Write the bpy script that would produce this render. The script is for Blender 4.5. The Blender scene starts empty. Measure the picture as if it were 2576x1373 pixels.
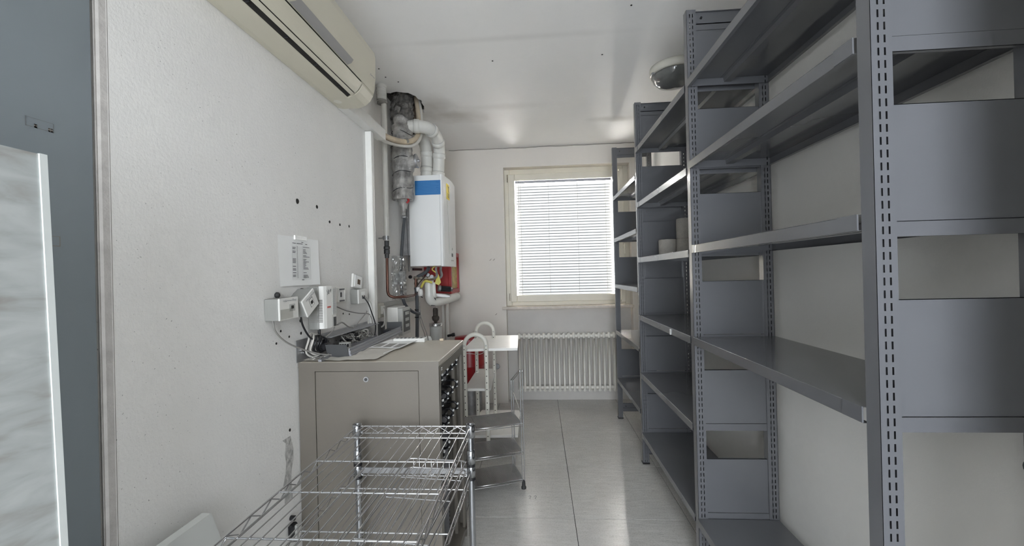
import bpy, math, random
from mathutils import Vector, Matrix
R = random.Random(7)
PI = math.pi
sc = bpy.context.scene
COL = sc.collection

# ------------------------------------------------------------------ camera
cam_d = bpy.data.cameras.new('camera')
cam = bpy.data.objects.new('camera', cam_d)
COL.objects.link(cam)
sc.camera = cam
F, CAMH, ROLL = 1020.0, 1.46, 0.024
yaw, pitch = math.atan2(68.5, F), math.atan2(2.4, F)
fwd = Vector((-math.sin(yaw)*math.cos(pitch), math.cos(yaw)*math.cos(pitch), math.sin(pitch)))
r0 = Vector((math.cos(yaw), math.sin(yaw), 0)); u0 = r0.cross(fwd)
rt = r0*math.cos(ROLL) - u0*math.sin(ROLL); up = u0*math.cos(ROLL) + r0*math.sin(ROLL)
M = Matrix.Identity(4)
for i in range(3):
    M[i][0], M[i][1], M[i][2] = rt[i], up[i], -fwd[i]
M.translation = Vector((0, 0, CAMH))
cam.matrix_world = M
cam_d.sensor_fit = 'HORIZONTAL'; cam_d.sensor_width = 36.0
cam_d.lens = 36.0*F/2576.0
cam_d.clip_start = 0.02

# ------------------------------------------------------------------ world, lights, exposure
w = bpy.data.worlds.new('world'); sc.world = w; w.use_nodes = True
bg = w.node_tree.nodes['Background']
bg.inputs['Color'].default_value = (0.86, 0.93, 1.0, 1); bg.inputs['Strength'].default_value = 1.6

def area(name, loc, direction, sx, sy, power, col):
    d = bpy.data.lights.new(name, 'AREA'); d.shape = 'RECTANGLE'; d.size = sx; d.size_y = sy
    d.energy = power; d.color = col
    o = bpy.data.objects.new(name, d); COL.objects.link(o)
    o.location = loc
    o.rotation_euler = Vector(direction).to_track_quat('-Z', 'Z').to_euler()
    return o
area('daylight_window', (0.32, 5.25, 2.05), (0, -1, -0.1), 2.2, 2.2, 1700, (1.0, 0.98, 0.935))
area('daylight_doorway', (0.0, -2.9, 1.6), (0, 1, 0.55), 2.0, 2.1, 41, (0.88, 0.94, 1.0))
sc.view_settings.view_transform = 'Standard'
sc.view_settings.look = 'None'
sc.view_settings.gamma = 1.0
sc.view_settings.use_curve_mapping = False
sc.view_settings.exposure = 1.85
sc.cycles.use_denoising = True
sc.cycles.max_bounces = 10
sc.cycles.diffuse_bounces = 7
sc.cycles.glossy_bounces = 4
sc.cycles.transparent_max_bounces = 12
sc.cycles.sample_clamp_indirect = 6.0

# ------------------------------------------------------------------ materials
def mat(name, col, rough=0.5, metal=0.0, vary=0.0, vscale=8.0, bump=0.0, bscale=60.0, spec=0.5, stretch=None, coat=0.0):
    m = bpy.data.materials.new(name); m.use_nodes = True
    nt = m.node_tree; N = nt.nodes; L = nt.links
    b = N['Principled BSDF']
    b.inputs['Base Color'].default_value = (*col, 1)
    b.inputs['Roughness'].default_value = rough
    b.inputs['Metallic'].default_value = metal
    b.inputs['Specular IOR Level'].default_value = spec
    b.inputs['Coat Weight'].default_value = coat
    tc = N.new('ShaderNodeTexCoord')
    src = tc.outputs['Object']
    if stretch:
        mp = N.new('ShaderNodeMapping'); mp.inputs['Scale'].default_value = stretch
        L.new(src, mp.inputs['Vector']); src = mp.outputs['Vector']
    if vary:
        n = N.new('ShaderNodeTexNoise'); n.inputs['Scale'].default_value = vscale; n.inputs['Detail'].default_value = 6
        L.new(src, n.inputs['Vector'])
        r = N.new('ShaderNodeValToRGB')
        r.color_ramp.elements[0].position = 0.3; r.color_ramp.elements[1].position = 0.7
        r.color_ramp.elements[0].color = (*[c*(1-vary) for c in col], 1)
        r.color_ramp.elements[1].color = (*[min(1, c*(1+vary*0.5)) for c in col], 1)
        L.new(n.outputs['Fac'], r.inputs['Fac']); L.new(r.outputs['Color'], b.inputs['Base Color'])
    if bump:
        n2 = N.new('ShaderNodeTexNoise'); n2.inputs['Scale'].default_value = bscale; n2.inputs['Detail'].default_value = 5
        L.new(src, n2.inputs['Vector'])
        bm = N.new('ShaderNodeBump'); bm.inputs['Strength'].default_value = bump; bm.inputs['Distance'].default_value = 0.01
        L.new(n2.outputs['Fac'], bm.inputs['Height']); L.new(bm.outputs['Normal'], b.inputs['Normal'])
    return m

def mixnode(nt, fac, a, b):
    x = nt.nodes.new('ShaderNodeMix'); x.data_type = 'RGBA'
    for sock, v in ((x.inputs[0], fac), (x.inputs[6], a), (x.inputs[7], b)):
        if hasattr(v, 'is_output'): nt.links.new(v, sock)
        else: sock.default_value = v
    return x.outputs[2]

def plaster(name, col, grime=0.12, pits=True, bump=0.35):
    m = mat(name, col, 0.85, spec=0.25)
    nt = m.node_tree; N = nt.nodes; L = nt.links; b = N['Principled BSDF']
    tc = N.new('ShaderNodeTexCoord'); ob = tc.outputs['Object']
    def noise(s, d=5, rough=0.6):
        n = N.new('ShaderNodeTexNoise'); n.inputs['Scale'].default_value = s; n.inputs['Detail'].default_value = d
        n.inputs['Roughness'].default_value = rough
        L.new(ob, n.inputs['Vector']); return n.outputs['Fac']
    def ramp(f, a, c, va=(0, 0, 0, 1), vc=(1, 1, 1, 1)):
        r = N.new('ShaderNodeValToRGB'); r.color_ramp.elements[0].position = a; r.color_ramp.elements[1].position = c
        r.color_ramp.elements[0].color = va; r.color_ramp.elements[1].color = vc
        L.new(f, r.inputs['Fac']); return r.outputs['Color']
    base = mixnode(nt, ramp(noise(1.6), 0.35, 0.7), (*col, 1), (*[c*(1-grime) for c in col], 1))
    base = mixnode(nt, ramp(noise(26, 8, 0.7), 0.42, 0.75), base, (*[c*(1-grime*0.7) for c in col], 1))
    if pits:
        # fine dark pits, grouped in patches
        pf = ramp(noise(130, 2, 0.5), 0.70, 0.735)
        patch = ramp(noise(2.3, 3), 0.40, 0.56)
        mu = N.new('ShaderNodeMath'); mu.operation = 'MULTIPLY'; L.new(pf, mu.inputs[0]); L.new(patch, mu.inputs[1])
        base = mixnode(nt, mu.outputs[0], base, (*[c*0.42 for c in col], 1))
    L.new(base, b.inputs['Base Color'])
    bp = N.new('ShaderNodeBump'); bp.inputs['Strength'].default_value = bump; bp.inputs['Distance'].default_value = 0.004
    L.new(noise(95, 6, 0.65), bp.inputs['Height']); L.new(bp.outputs['Normal'], b.inputs['Normal'])
    return m

MAT = {}
MAT['wall'] = plaster('wall_plaster', (0.84, 0.825, 0.80), 0.09)
MAT['wall_b'] = plaster('back_wall_plaster', (0.72, 0.68, 0.63), 0.05, False, 0.12)
MAT['ceil'] = plaster('ceiling_paint', (0.88, 0.87, 0.855), 0.04, False, 0.1)
MAT['steel'] = mat('grey_shelf_paint', (0.13, 0.132, 0.143), 0.24, 0.0, 0.05, 5, spec=0.8, coat=0.25)
MAT['door'] = mat('grey_door_paint', (0.20, 0.225, 0.245), 0.6, 0, 0.05, 3)
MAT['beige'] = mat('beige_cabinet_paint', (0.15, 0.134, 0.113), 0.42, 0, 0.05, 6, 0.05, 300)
MAT['cream'] = mat('cream_plastic', (0.60, 0.565, 0.46), 0.32, 0, 0.03, 4)
MAT['cream_lt'] = mat('pale_cream_plastic', (0.70, 0.68, 0.60), 0.4)
MAT['greystrip'] = mat('smoke_grey_plastic', (0.30, 0.29, 0.28), 0.35)
MAT['white'] = mat('white_enamel', (0.80, 0.80, 0.79), 0.28, 0, 0.02, 5)
MAT['whitepl'] = mat('white_plastic', (0.72, 0.71, 0.68), 0.42, 0, 0.04, 20)
MAT['offwhite'] = mat('offwhite_painted_metal', (0.72, 0.70, 0.63), 0.4, 0, 0.05, 12)
MAT['tray'] = mat('white_tray_laminate', (0.82, 0.81, 0.78), 0.35, 0, 0.03, 10)
MAT['winframe'] = mat('ivory_window_frame', (0.70, 0.66, 0.56), 0.45, 0, 0.05, 7)
MAT['sill'] = mat('stone_sill', (0.58, 0.52, 0.46), 0.5, 0, 0.15, 25)
MAT['rad'] = mat('radiator_paint', (0.76, 0.735, 0.68), 0.38, 0, 0.03, 9)
MAT['black'] = mat('black_plastic', (0.012, 0.012, 0.014), 0.35)
MAT['blackmetal'] = mat('black_painted_metal', (0.02, 0.02, 0.022), 0.22, 0.2)
MAT['rubber'] = mat('dark_rubber', (0.03, 0.03, 0.03), 0.7)
MAT['greypipe'] = mat('grey_foam_sleeve', (0.075, 0.08, 0.088), 0.6, 0, 0.1, 30)
MAT['boxgrey'] = mat('shaded_grey_plastic', (0.27, 0.27, 0.255), 0.5, 0, 0.04, 12)  # darker copy of light grey plastic; shade of camera-facing sides put into colour
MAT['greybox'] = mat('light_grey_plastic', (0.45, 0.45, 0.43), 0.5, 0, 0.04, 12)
MAT['greydark'] = mat('dark_grey_endcap', (0.045, 0.046, 0.048), 0.5)
MAT['alu'] = mat('brushed_aluminium', (0.33, 0.33, 0.35), 0.45, 0.5, 0.05, 30, 0.05, 100, stretch=(1, 0.1, 1))
MAT['galv'] = mat('galvanised_steel', (0.42, 0.42, 0.43), 0.4, 0.7, 0.2, 25)
MAT['chrome'] = mat('chrome_wire', (0.66, 0.66, 0.67), 0.24, 1.0)
MAT['chrome_m'] = mat('dull_chrome_mesh', (0.45, 0.45, 0.46), 0.3, 1.0)
MAT['chrome_d'] = mat('chrome_tube', (0.42, 0.43, 0.45), 0.16, 1.0)
MAT['copper'] = mat('copper_pipe', (0.20, 0.10, 0.075), 0.35, 0.7, 0.35, 14)
MAT['brass'] = mat('nickel_brass', (0.42, 0.38, 0.32), 0.3, 0.9, 0.2, 30)
MAT['rust'] = mat('rusty_dark_fitting', (0.06, 0.048, 0.04), 0.6, 0.4, 0.4, 60)
MAT['red'] = mat('red_paint', (0.36, 0.018, 0.02), 0.35, 0, 0.05, 8)
MAT['redmetal'] = mat('red_drum_paint', (0.30, 0.01, 0.015), 0.3)
MAT['yellow'] = mat('yellow_label', (0.85, 0.62, 0.02), 0.5)
MAT['yellowtag'] = mat('yellow_plastic', (0.62, 0.55, 0.12), 0.4)
MAT['blue'] = mat('blue_label', (0.02, 0.16, 0.42), 0.4)
MAT['bluelt'] = mat('blue_label_print', (0.06, 0.24, 0.52), 0.4)
MAT['paper'] = mat('paper', (0.90, 0.90, 0.89), 0.8, 0, 0.02, 10)
MAT['newspaper'] = mat('crumpled_paper', (0.60, 0.57, 0.52), 0.8, 0, 0.1, 9, 0.4, 12)
MAT['ink'] = mat('printed_ink', (0.12, 0.12, 0.13), 0.8)
MAT['inklt'] = mat('pale_ink', (0.36, 0.36, 0.37), 0.8)
MAT['redink'] = mat('red_ink', (0.55, 0.12, 0.10), 0.7)
MAT['tape'] = mat('adhesive_tape', (0.85, 0.85, 0.84), 0.25, 0, 0.12, 60)
MAT['residue'] = mat('tape_residue', (0.15, 0.155, 0.16), 0.7)
MAT['residue_br'] = mat('brown_tape_residue', (0.19, 0.165, 0.14), 0.7)
MAT['tissue'] = mat('rough_tissue_paper', (0.44, 0.415, 0.375), 0.95, 0, 0.08, 40, 0.5, 140)
MAT['joint'] = mat('floor_joint', (0.05, 0.05, 0.048), 0.8)
MAT['hole'] = mat('dark_cavity', (0.02, 0.018, 0.016), 0.95)
MAT['foam'] = mat('beige_pipe_insulation', (0.60, 0.50, 0.37), 0.7, 0, 0.12, 18)
MAT['dust'] = mat('brown_dirt', (0.10, 0.075, 0.055), 0.95, 0, 0.4, 40, 0.8, 50)
MAT['board'] = mat('white_board', (0.60, 0.61, 0.59), 0.5)
MAT['edge'] = mat('pale_edge_band', (0.66, 0.69, 0.68), 0.25)
MAT['pvc'] = mat('white_pvc', (0.70, 0.69, 0.65), 0.35, 0, 0.04, 10)
MAT['cablegrey'] = mat('grey_cable', (0.24, 0.23, 0.215), 0.5)
MAT['cablewht'] = mat('pale_cable', (0.56, 0.54, 0.50), 0.5)
MAT['concrete'] = mat('raw_concrete', (0.22, 0.21, 0.195), 0.9, 0, 0.3, 20, 0.6, 40)
MAT['niche'] = mat('niche_paint', (0.56, 0.54, 0.515), 0.7, 0, 0.05, 6, 0.1, 60)
MAT['lampglass'] = mat('frosted_lamp_glass', (0.19, 0.195, 0.19), 0.12, 0, 0.05, 30, coat=0.6)

def foil_mat():
    m = mat('aluminium_foil_wrap', (0.42, 0.405, 0.385), 0.5, 0.25, 0.6, 14, 1.0, 34)
    return m
MAT['foil'] = foil_mat()

def floor_mat():
    m = mat('linoleum_tile', (0.38, 0.37, 0.345), 0.2, spec=0.5)
    nt = m.node_tree; N = nt.nodes; L = nt.links; b = N['Principled BSDF']
    g = N.new('ShaderNodeNewGeometry')
    def noise(scale, stretch, det=6, rough=0.6):
        mp = N.new('ShaderNodeMapping'); mp.inputs['Scale'].default_value = stretch; L.new(g.outputs['Position'], mp.inputs['Vector'])
        n = N.new('ShaderNodeTexNoise'); n.inputs['Scale'].default_value = scale; n.inputs['Detail'].default_value = det
        n.inputs['Roughness'].default_value = rough
        L.new(mp.outputs['Vector'], n.inputs['Vector']); return n.outputs['Fac']
    def ramp(f, a, c, inv=False):
        r = N.new('ShaderNodeValToRGB'); r.color_ramp.elements[0].position = a; r.color_ramp.elements[1].position = c
        if inv:
            r.color_ramp.elements[0].color = (1, 1, 1, 1); r.color_ramp.elements[1].color = (0, 0, 0, 1)
        L.new(f, r.inputs['Fac']); return r.outputs['Color']
    col = mixnode(nt, ramp(noise(9, (1, 5, 1)), 0.3, 0.72), (0.64, 0.625, 0.60, 1), (0.50, 0.488, 0.466, 1))
    col = mixnode(nt, ramp(noise(15, (1, 8, 1), 8, 0.75), 0.56, 0.70), col, (0.24, 0.234, 0.224, 1))
    col = mixnode(nt, ramp(noise(1.3, (1, 1, 1), 3), 0.42, 0.75), col, (0.46, 0.45, 0.432, 1))
    L.new(col, b.inputs['Base Color'])
    sc1 = ramp(noise(120, (1, 1, 1), 3, 0.8), 0.44, 0.60)
    mr = N.new('ShaderNodeMapRange'); mr.inputs['To Min'].default_value = 0.22; mr.inputs['To Max'].default_value = 0.52
    L.new(sc1, mr.inputs['Value']); L.new(mr.outputs['Result'], b.inputs['Roughness'])
    bp = N.new('ShaderNodeBump'); bp.inputs['Strength'].default_value = 0.12; bp.inputs['Distance'].default_value = 0.002
    L.new(noise(70, (1, 1, 1), 4), bp.inputs['Height']); L.new(bp.outputs['Normal'], b.inputs['Normal'])
    return m
MAT['floor'] = floor_mat()

def marble_mat():
    m = mat('grey_marble_laminate', (0.42, 0.44, 0.43), 0.35)
    nt = m.node_tree; N = nt.nodes; L = nt.links; b = N['Principled BSDF']
    tc = N.new('ShaderNodeTexCoord'); mp = N.new('ShaderNodeMapping')
    mp.inputs['Rotation'].default_value = (math.radians(-40), 0, 0)
    mp.inputs['Scale'].default_value = (1, 1.6, 5.0)
    L.new(tc.outputs['Object'], mp.inputs['Vector'])
    n = N.new('ShaderNodeTexNoise'); n.inputs['Scale'].default_value = 6; n.inputs['Detail'].default_value = 4; n.inputs['Distortion'].default_value = 0.5
    L.new(mp.outputs['Vector'], n.inputs['Vector'])
    r = N.new('ShaderNodeValToRGB'); e = r.color_ramp.elements
    e[0].position = 0.30; e[0].color = (0.30, 0.29, 0.27, 1); e[1].position = 0.66; e[1].color = (0.47, 0.49, 0.485, 1)
    x = e.new(0.48); x.color = (0.40, 0.42, 0.415, 1)
    L.new(n.outputs['Fac'], r.inputs['Fac']); L.new(r.outputs['Color'], b.inputs['Base Color'])
    return m
MAT['marble'] = marble_mat()

def glassy(name, tint, gloss):
    m = bpy.data.materials.new(name); m.use_nodes = True; nt = m.node_tree; N = nt.nodes; L = nt.links
    N.remove(N['Principled BSDF'])
    t = N.new('ShaderNodeBsdfTransparent'); t.inputs['Color'].default_value = (*tint, 1)
    g = N.new('ShaderNodeBsdfGlossy'); g.inputs['Roughness'].default_value = 0.08 if gloss < 0.2 else 0.16
    mx = N.new('ShaderNodeMixShader'); mx.inputs[0].default_value = gloss
    L.new(t.outputs[0], mx.inputs[1]); L.new(g.outputs[0], mx.inputs[2]); L.new(mx.outputs[0], N['Material Output'].inputs['Surface'])
    return m
MAT['glass'] = glassy('window_glass', (0.97, 0.97, 0.97), 0.06)
MAT['thintape'] = glassy('thin_clear_tape', (0.93, 0.93, 0.92), 0.07)
MAT['film'] = glassy('clear_plastic_film', (0.90, 0.91, 0.92), 0.45)
MAT['filmy'] = mat('yellow_cellophane', (0.52, 0.44, 0.10), 0.15, 0, 0.4, 25, 0.9, 30)

def slat_mat():
    m = bpy.data.materials.new('blind_slat'); m.use_nodes = True; nt = m.node_tree; N = nt.nodes; L = nt.links
    N.remove(N['Principled BSDF'])
    d = N.new('ShaderNodeBsdfDiffuse'); d.inputs['Color'].default_value = (0.26, 0.27, 0.28, 1)
    t = N.new('ShaderNodeBsdfTranslucent'); t.inputs['Color'].default_value = (0.80, 0.84, 0.88, 1)
    mx = N.new('ShaderNodeMixShader'); mx.inputs[0].default_value = 0.0045
    L.new(d.outputs[0], mx.inputs[1]); L.new(t.outputs[0], mx.inputs[2]); L.new(mx.outputs[0], N['Material Output'].inputs['Surface'])
    return m
MAT['slat'] = slat_mat()

# ------------------------------------------------------------------ mesh helpers
class MB:
    def __init__(s): s.v = []; s.f = []; s.sm = []
    def add(s, vs, fs, smooth=False):
        n = len(s.v); s.v += [tuple(v) for v in vs]
        s.f += [tuple(i+n for i in f) for f in fs]; s.sm += [smooth]*len(fs); return s
    def box(s, x0, x1, y0, y1, z0, z1, T=None):
        vs = [Vector((x, y, z)) for x in (x0, x1) for y in (y0, y1) for z in (z0, z1)]
        if T is not None: vs = [T @ v for v in vs]
        return s.add(vs, [(0, 1, 3, 2), (4, 6, 7, 5), (0, 4, 5, 1), (2, 3, 7, 6), (0, 2, 6, 4), (1, 5, 7, 3)])
    def quad(s, a, b, c, d): return s.add([a, b, c, d], [(0, 1, 2, 3)])
    def prism(s, prof, axis, a, b, T=None, smooth=False, caps=True):
        """profile of 2-D points extruded along an axis: 'x' (y,z), 'y' (x,z), 'z' (x,y)"""
        def P(p, t):
            q = {'x': (t, p[0], p[1]), 'y': (p[0], t, p[1]), 'z': (p[0], p[1], t)}[axis]
            q = Vector(q); return T @ q if T is not None else q
        n = len(prof)
        vs = [P(p, a) for p in prof] + [P(p, b) for p in prof]
        s.add(vs, [(i, (i+1) % n, n+(i+1) % n, n+i) for i in range(n)], smooth)
        if caps: s.add(vs, [tuple(range(n)), tuple(range(2*n-1, n-1, -1))])
        return s
    def tube(s, pts, r, n=8, caps=True, smooth=True, closed=False):
        pts = [Vector(p) for p in pts]; m = len(pts)
        rs = r if isinstance(r, (list, tuple)) else [r]*m
        tang = []
        for i in range(m):
            if closed: t = pts[(i+1) % m]-pts[i-1]
            else: t = pts[min(i+1, m-1)]-pts[max(i-1, 0)]
            if t.length < 1e-9: t = Vector((0, 0, 1))
            tang.append(t.normalized())
        ref = Vector((0, 0, 1)) if abs(tang[0].z) < 0.9 else Vector((1, 0, 0))
        nrm = (ref - tang[0]*ref.dot(tang[0])).normalized()
        vs = []
        for i in range(m):
            nrm = nrm - tang[i]*nrm.dot(tang[i])
            if nrm.length < 1e-6: nrm = tang[i].orthogonal()
            nrm.normalize(); bi = tang[i].cross(nrm)
            for k in range(n):
                a = 2*PI*k/n
                vs.append(pts[i] + (nrm*math.cos(a) + bi*math.sin(a))*rs[i])
        fs = []
        for i in range(m if closed else m-1):
            j = (i+1) % m
            for k in range(n): fs.append((i*n+k, i*n+(k+1) % n, j*n+(k+1) % n, j*n+k))
        s.add(vs, fs, smooth)
        if caps and not closed:
            s.add(vs[:n], [tuple(range(n-1, -1, -1))]); s.add(vs[-n:], [tuple(range(n))])
        return s
    def cyl(s, p0, p1, r, n=16, r1=None, smooth=True):
        return s.tube([p0, p1], [r, r if r1 is None else r1], n, True, smooth)
    def lathe(s, prof, c, axis='z', n=24, smooth=True):
        """profile of (radius, height) revolved about an axis through c"""
        c = Vector(c); vs = []
        for (r, h) in prof:
            for k in range(n):
                a = 2*PI*k/n; x, y = r*math.cos(a), r*math.sin(a)
                vs.append(c + Vector({'z': (x, y, h), 'y': (x, h, y), 'x': (h, x, y)}[axis]))
        m = len(prof)
        s.add(vs, [(i*n+k, i*n+(k+1) % n, (i+1)*n+(k+1) % n, (i+1)*n+k) for i in range(m-1) for k in range(n)], smooth)
        if prof[0][0] > 1e-6: s.add(vs[:n], [tuple(range(n-1, -1, -1))])
        if prof[-1][0] > 1e-6: s.add(vs[-n:], [tuple(range(n))])
        return s
    def build(s, name, m, parent=None, bevel=0.0, seg=1, loc=None):
        me = bpy.data.meshes.new(name)
        if parent is None:
            if loc is None:
                xs, ys, zs = zip(*s.v)
                loc = ((min(xs)+max(xs))/2, (min(ys)+max(ys))/2, min(zs))
            L0 = Vector(loc)
        else: L0 = Vector((0, 0, 0))
        me.from_pydata([tuple(Vector(v)-L0) for v in s.v], [], s.f)
        me.polygons.foreach_set('use_smooth', s.sm)
        me.validate(); me.update()
        o = bpy.data.objects.new(name, me); COL.objects.link(o)
        me.materials.append(MAT[m] if isinstance(m, str) else m)
        if parent is None: o.location = L0; BASE[o.name] = L0
        else:
            o.parent = parent
            pb = BASE.get(parent.name, Vector((0, 0, 0)))
            o.matrix_parent_inverse = Matrix.Translation(-pb)
        import_fix(o)
        if bevel:
            b = o.modifiers.new('bevel', 'BEVEL'); b.width = bevel; b.segments = seg; b.limit_method = 'ANGLE'; b.angle_limit = 0.6
        return o
BASE = {}
def import_fix(o):
    """make face windings consistent"""
    import bmesh
    bm = bmesh.new(); bm.from_mesh(o.data)
    bmesh.ops.recalc_face_normals(bm, faces=bm.faces)
    bm.to_mesh(o.data); bm.free()

def curve(pts, k=6, closed=False):
    """Catmull-Rom through the points"""
    P = [Vector(p) for p in pts]; out = []; n = len(P)
    rng = n if closed else n-1
    for i in range(rng):
        p0 = P[i-1] if (i > 0 or closed) else P[i]*2-P[i+1]
        p1 = P[i]; p2 = P[(i+1) % n]
        p3 = P[(i+2) % n] if (i+2 < n or closed) else P[-1]*2-P[-2]
        for j in range(k):
            t = j/k
            out.append(0.5*((2*p1)+(p2-p0)*t+(2*p0-5*p1+4*p2-p3)*t*t+(3*p1-p0-3*p2+p3)*t**3))
    if not closed: out.append(P[-1])
    return out

def thing(name, label, cat, loc=(0, 0, 0), group=None):
    o = bpy.data.objects.new(name, None); COL.objects.link(o); o.empty_display_size = 0.05
    o.location = loc; BASE[o.name] = Vector(loc)
    o['label'] = label; o['category'] = cat
    if group: o['group'] = group
    return o
def tag(o, label, cat, group=None):
    o['label'] = label; o['category'] = cat
    if group: o['group'] = group
    return o
def struct(o, label=None):
    o['kind'] = 'structure'
    if label: o['label'] = label
    return o
def lab(o, label): o['label'] = label; return o
def stuff(o): o['kind'] = 'stuff'; return o
def dup_part(o, parent, off=(0, 0, 0)):
    c = o.copy(); COL.objects.link(c); c.parent = parent
    c.matrix_parent_inverse = Matrix.Translation(-BASE.get(parent.name, Vector((0, 0, 0))))
    c.location = Vector(o.location) + Vector(off)
    return c

# ================================================================== THE ROOM
XL, XR, XN, YB, YN, ZC = -1.05, 1.165, -1.19, 4.58, 4.70, 2.89   # left wall, right wall, recess, back wall, niche, ceiling
YJ0, YJ1 = 0.12, 0.30     # wall with the wide doorway the camera stands in

# floor of separate linoleum tiles with open joints
fl = MB().box(-3.2, 3.2, -3.2, 4.9, -0.12, -0.004).build('floor', 'joint', loc=(0, 0, -0.12)); struct(fl, 'grey marbled linoleum tile floor')
XJ = [0.175 + 0.6585*k for k in range(-5, 5)]
YJ = [4.414 - 0.662*k for k in range(-1, 12)]
tile_me = {}
def tile(x0, x1, y0, y1):
    g = 0.0016
    x0 += g; x1 -= g; y0 += g; y1 -= g
    c = 0.0012
    vs = [(x0, y0, -0.004), (x1, y0, -0.004), (x1, y1, -0.004), (x0, y1, -0.004),
          (x0, y0, -c), (x1, y0, -c), (x1, y1, -c), (x0, y1, -c),
          (x0+c, y0+c, 0), (x1-c, y0+c, 0), (x1-c, y1-c, 0), (x0+c, y1-c, 0)]
    fs = [(8, 9, 10, 11)]
    for a in (0, 4):
        for k in range(4): fs.append((a+k, a+(k+1) % 4, a+4+(k+1) % 4, a+4+k))
    MB().add(vs, fs).build('tile', 'floor', fl)
for i in range(len(XJ)-1):
    for j in range(len(YJ)-1):
        y1, y0 = YJ[j], YJ[j+1]
        if j == 0: y1 = YN+0.005
        if y0 < -3.0: continue
        tile(XJ[i], XJ[i+1], y0, y1)

# scuffs and a heel mark on the floor (flat marks)
def mark(x, y, L, a, wd=0.003, z=0.0004, m='ink'):
    d = Vector((math.cos(a), math.sin(a), 0)); n = Vector((-d.y, d.x, 0))*wd/2; c = Vector((x, y, z))
    return [c-d*L/2-n*0.3, c-d*L/2+n*0.3, c+n, c+d*L/2+n*0.3, c+d*L/2-n*0.3, c-n]
mb = MB()
for _ in range(70):
    p = mark(R.uniform(-0.2, 0.8), R.uniform(1.9, 4.4), R.uniform(0.01, 0.035), R.uniform(-0.4, 0.4) if R.random() < .7 else R.uniform(0, 3), R.uniform(0.0008, 0.0018))
    mb.add(p, [(0, 1, 2, 3, 4, 5)])
o = stuff(mb.build('scuff_marks', 'ink', fl))
mb = MB()
for dx in (0, 0.036):
    mb.tube(curve([(-0.105+dx, 2.66, 0.0003), (-0.094+dx, 2.668, 0.0003), (-0.09+dx, 2.655, 0.0003), (-0.098+dx, 2.64, 0.0003), (-0.092+dx, 2.63, 0.0003)]), 0.0013, 5)
stuff(mb.build('heel_mark', 'ink', fl))

# ceiling with the broken hole over the duct
hole = [(-1.19, 3.10), (-1.16, 3.075), (-1.12, 3.09), (-1.075, 3.07), (-1.03, 3.085), (-0.985, 3.10), (-0.955, 3.15), (-0.945, 3.20),
        (-0.925, 3.25), (-0.935, 3.31), (-0.94, 3.38), (-0.955, 3.43), (-0.965, 3.49), (-1.03, 3.485), (-1.10, 3.50), (-1.19, 3.49)]
jag = []
for i in range(len(hole)-1):
    a, b = Vector(hole[i]), Vector(hole[i+1]); jag.append(tuple(a))
    for t in (0.33, 0.66):
        q = a.lerp(b, t); jag.append((q.x+R.uniform(-.006, .006), q.y+R.uniform(-.006, .006)))
jag.append(hole[-1])
mb = MB()
ys = [p[1] for p in jag]
zt = ZC+0.25
x0, x1 = XN-0.02, XR+0.1
# ceiling surface around the hole: near part, far part, right part as a fan of quads
for zz in (ZC,):
    mb.box(-3.2, 3.2, -3.2, 3.0, ZC, ZC+0.03)
    mb.box(-3.2, 3.2, 3.6, 4.9, ZC, ZC+0.03)
    mb.box(-0.85, 3.2, 3.0, 3.6, ZC, ZC+0.03)
    mb.box(-3.2, XN-0.01, 3.0, 3.6, ZC, ZC+0.03)
outer = []
for (x, y) in jag:   # project every rim point on the surrounding rectangle
    cx, cy = XN, 3.29
    dx, dy = x-cx, y-cy
    ts = []
    if dx > 1e-4: ts.append((-0.85-cx)/dx)
    if dy > 1e-4: ts.append((3.6-cy)/dy)
    if dy < -1e-4: ts.append((3.0-cy)/dy)
    t = min(ts); outer.append((cx+dx*t, cy+dy*t))
for i in range(len(jag)-1):
    a, b = jag[i], jag[i+1]; c, d = outer[i+1], outer[i]
    poly = [(*a, ZC), (*b, ZC), (*c, ZC)]
    if (abs(c[0]+0.85) < 1e-4) != (abs(d[0]+0.85) < 1e-4):
        poly.append((-0.85, 3.0 if c[1] < 3.29 else 3.6, ZC))
    poly.append((*d, ZC))
    mb.add(poly, [tuple(range(len(poly)))])
    mb.quad((*a, ZC), (*b, ZC), (*b, ZC+0.03), (*a, ZC+0.03))
def stain(m, spots):
    nt = m.node_tree; N = nt.nodes; L = nt.links; b = N['Principled BSDF']
    col = b.inputs['Base Color'].links[0].from_socket
    g = N.new('ShaderNodeNewGeometry')
    n = N.new('ShaderNodeTexNoise'); n.inputs['Scale'].default_value = 5; n.inputs['Detail'].default_value = 5; L.new(g.outputs['Position'], n.inputs['Vector'])
    for (x, y, rx, ry, amt, c) in spots:
        mp = N.new('ShaderNodeMapping'); mp.inputs['Location'].default_value = (-x/rx, -y/ry, 0); mp.inputs['Scale'].default_value = (1/rx, 1/ry, 0)
        L.new(g.outputs['Position'], mp.inputs['Vector'])
        ln = N.new('ShaderNodeVectorMath'); ln.operation = 'LENGTH'; L.new(mp.outputs['Vector'], ln.inputs[0])
        ad = N.new('ShaderNodeMath'); ad.operation = 'ADD'; L.new(ln.outputs['Value'], ad.inputs[0]); L.new(n.outputs['Fac'], ad.inputs[1])
        mr = N.new('ShaderNodeMapRange'); mr.inputs['From Min'].default_value = 0.4; mr.inputs['From Max'].default_value = 1.5
        mr.inputs['To Min'].default_value = amt; mr.inputs['To Max'].default_value = 0.0; mr.interpolation_type = 'SMOOTHSTEP'
        L.new(ad.outputs[0], mr.inputs['Value'])
        col = mixnode(nt, mr.outputs['Result'], col, (*c, 1))
    L.new(col, b.inputs['Base Color'])
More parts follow.
